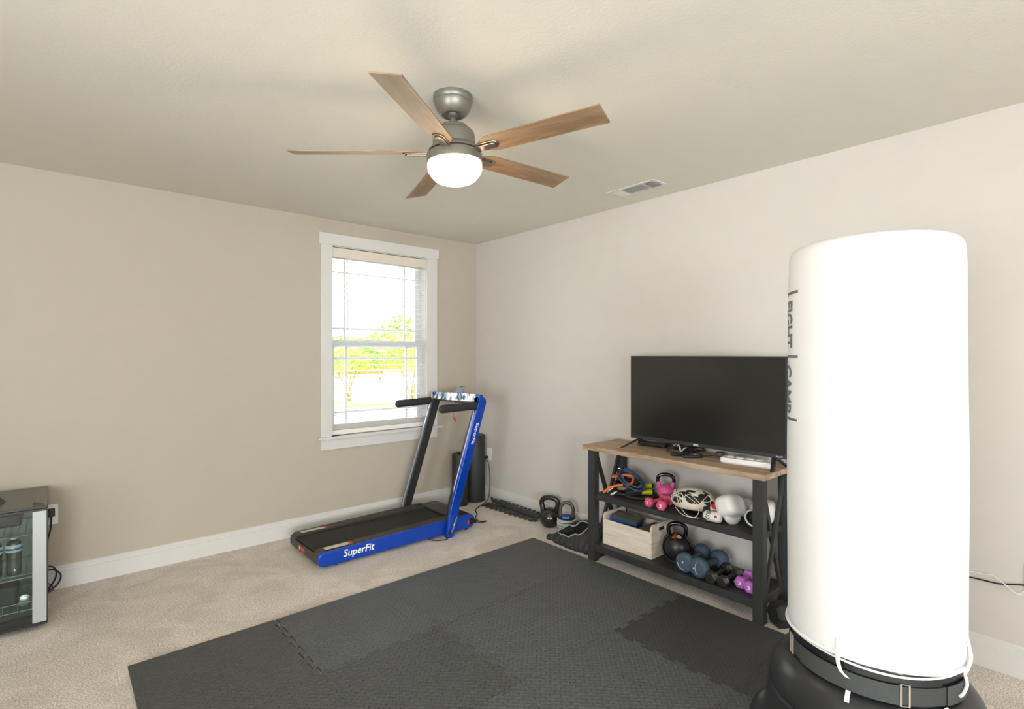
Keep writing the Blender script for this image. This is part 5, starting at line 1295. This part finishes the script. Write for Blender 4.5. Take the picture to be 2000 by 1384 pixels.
# door: silver stile, dark rail, glass
DY0, DY1 = fy0 - .045, fy0 - .003
MB().box((fx1 - .056, DY0, .035), (fx1 - .002, DY1, fh - .012)).build('door_stile', mat('stile_silver', (178, 182, 180), .35, .25), bc, world=True, smooth=0, bevel=.003)
MB().box((fx1 - .002, DY0 + .002, .028), (fx1 + .002, DY1, fh - .005)).box((fx0, DY0, .022), (fx1, DY1, .036)).box((fx0, DY0 + .002, fh - .012), (fx1, DY1, fh - .002)).box((fx0, DY0, .022), (fx0 + .05, DY1, fh - .01)).box((fx0 + .05, DY0 + .004, .036), (fx1 - .056, DY1, .066)).build('door_frame', M_cab, bc, world=True, smooth=0)
MB().box((fx0 + .05, DY0 + .003, .036), (fx1 - .056, DY0 + .007, fh - .012)).build('door_glass', M_glass('cooler_glass', (.80, .86, .84, 1), .05), bc, world=True, smooth=0)
MB().prism([(fx1 - .055, DY0 + .060), (fx1 - .055, DY0 + .004), (fx1 - .012, DY0 + .004)], 'z', fh + .014, fh + .024).build('hinge_plate', M_blk, bc, world=True, smooth=0)
M_bot = M_glass('bottle_clear', (.86, .90, .90, 1), .30, .12)
M_wire = mat('wire_chrome', (214, 216, 212), .25, .6)
def rack(z, front=0.0):
    m_ = MB(); xa, xb, ya, yb = fx0 + .030, fx1 - .030, fy0 + .02, fy1 - .06
    m_.cyl((xa, ya, z), (xb, ya, z), .0026, 6).cyl((xa, yb, z), (xb, yb, z), .0026, 6).cyl((xa, ya, z), (xa, yb, z), .0026, 6).cyl((xb, ya, z), (xb, yb, z), .0026, 6)
    if front: m_.cyl((xa, ya, z + front), (xb, ya, z + front), .0022, 6)
    n = 15
    for k in range(1, n): x = xa + (xb - xa) * k / n; m_.cyl((x, ya, z + .003), (x, yb, z + .003), .0014, 5)
    if front:
        for k in range(0, n + 1, 2): x = xa + (xb - xa) * k / n; m_.cyl((x, ya, z), (x, ya, z + front), .0014, 5)
    m_.build('wire_shelf', M_wire, bc, world=True)
rack(.463); rack(.250, .018); rack(.088, .04)
for xx in (fx0 + .04, fx1 - .04):
    for yy in (fy0 + .02, fy1 - .03): MB().cyl((xx, yy, 0), (xx, yy, .022), .014, 12).build('foot', M_rubber, bc, world=True)
# drinks inside
bpt = thing('water_bottle', 'clear water bottle with blue and white label inside the cooler, nearest its door edge', 'bottle', (-3.246, -.40, .256))
MB().lathe([(.0, 0), (.026, 0), (.030, .008), (.029, .03), (.031, .045), (.029, .06), (.031, .075), (.029, .09), (.031, .105), (.032, .13), (.031, .150), (.024, .168), (.013, .178), (.013, .19)], 28).build('bottle_body', M_bot, bpt)
MB().lathe([(.0318, .118), (.0328, .120), (.0328, .150), (.0312, .154)], 28, cap=False).build('label', mat('label_white', (226, 230, 234), .5), bpt)
MB().lathe([(.0330, .130), (.0335, .131), (.0335, .138), (.0330, .139)], 28, cap=False).build('label_band', mat('label_blue', (52, 84, 150), .5), bpt)
MB().lathe([(.0145, .180), (.0145, .192), (.0, .194)], 20).build('cap', M_white, bpt)
dup(bpt, (-3.318, -.40, .256), None, 'clear water bottle with blue and white label inside the cooler, cut by the photo edge')
pk = thing('drink_pack', 'dark grey rounded pouch lying on the lower cooler shelf', 'pouch', (-3.30, -.42, .115))
MB().box((-.075, -.05, .0), (.075, .05, .105)).build('pouch_body', mat('pouch_grey', (62, 60, 60), .6), pk, bevel=.018, seg=4, smooth=60)
can = thing('can', 'silver drink can lying in the bottom basket of the cooler', 'can', (-3.205, -.40, .092))
MB().lathe([(.020, 0), (.030, .004), (.032, .012), (.032, .10), (.026, .112)], 28, Matrix.Translation((0, -.05, .034)) @ Matrix.Rotation(R(-90), 4, 'X')).build('can_body', mat('can_silver', (176, 186, 180), .3, .7), can)
MB().lathe([(.019, 0), (.023, .002), (.0, .001)], 24, Matrix.Translation((0, -.052, .034)) @ Matrix.Rotation(R(-90), 4, 'X')).build('can_rim', M_wire, can)
# ribbed black object on top of the cooler
rbx = thing('charging_dock', 'black ribbed charging dock on top of the cooler at the photo edge', 'dock', (-3.352, -.36, fh + .014), R(-12))
MB().box((-.075, -.07, 0), (.028, .05, .030)).build('dock_body', M_blk, rbx, smooth=0, bevel=.004)
m_ = MB()
for k in range(5): m_.prism([(.028 + k * .008, .0), (.034 + k * .008, 0), (.030 + k * .006, .044 - k * .007), (.024 + k * .006, .044 - k * .007)], 'y', -.065, .045)
m_.build('ribs', mat('rib_grey', (58, 56, 52), .5), rbx, smooth=0)
# its plug and cord
fc = thing('electric_cable', 'thick black cooler cable plugged into the left outlet and coiled on the floor', 'cable', (-3.1, -.03, .4))
MB().box((-3.119, -.034, .432), (-3.088, -.008, .478)).build('plug', mat('plug_dark', (52, 52, 50), .5), fc, world=True, smooth=0, bevel=.003)
cf = MB(); cf.tube([(-3.103, -.024, .436), (-3.105, -.028, .40), (-3.108, -.032, .36), (-3.122, -.035, .30), (-3.14, -.035, .22), (-3.15, -.03, .15), (-3.12, -.032, .150), (-3.095, -.034, .140), (-3.082, -.036, .108), (-3.092, -.038, .06), (-3.13, -.038, .012), (-3.16, -.035, .03), (-3.16, -.032, .10), (-3.12, -.030, .128), (-3.085, -.030, .118), (-3.062, -.032, .082), (-3.078, -.036, .036), (-3.12, -.040, .010), (-3.15, -.042, .008)], .0042, 8, sm=6)
cf.tube([(-3.118, -.035, .055), (-3.098, -.042, .030), (-3.096, -.045, .012), (-3.125, -.046, .004)], .0022, 6, sm=4)
cf.build('cord', M_blk, fc, world=True, smooth=60)

# unseen black cabinet added left of the cooler as a dark television reflection
kb_ = thing('cabinet', 'unseen low black cabinet added left of the cooler for the television reflection', 'cabinet', (-4.1, -.3, 0))
MB().box((-4.55, -.50, .03), (-3.66, -.03, .74)).build('added_cabinet_body', M_cab, kb_, world=True, smooth=0, bevel=.003)
for xa in (-4.54, -4.10):
    dr_ = MB().box((xa, -.518, .05), (xa + .43, -.50, .72)).build('door', M_blk, kb_, world=True, smooth=0, bevel=.003)
    MB().cyl((xa + (.40 if xa < -4.3 else .03), -.518, .40), (xa + (.40 if xa < -4.3 else .03), -.535, .40), .010, 16).build('knob', M_nickel, dr_, world=True)
for xx in (-4.5, -3.71):
    for yy in (-.46, -.07): MB().cyl((xx, yy, 0), (xx, yy, .032), .018, 14).build('foot', M_rubber, kb_, world=True)
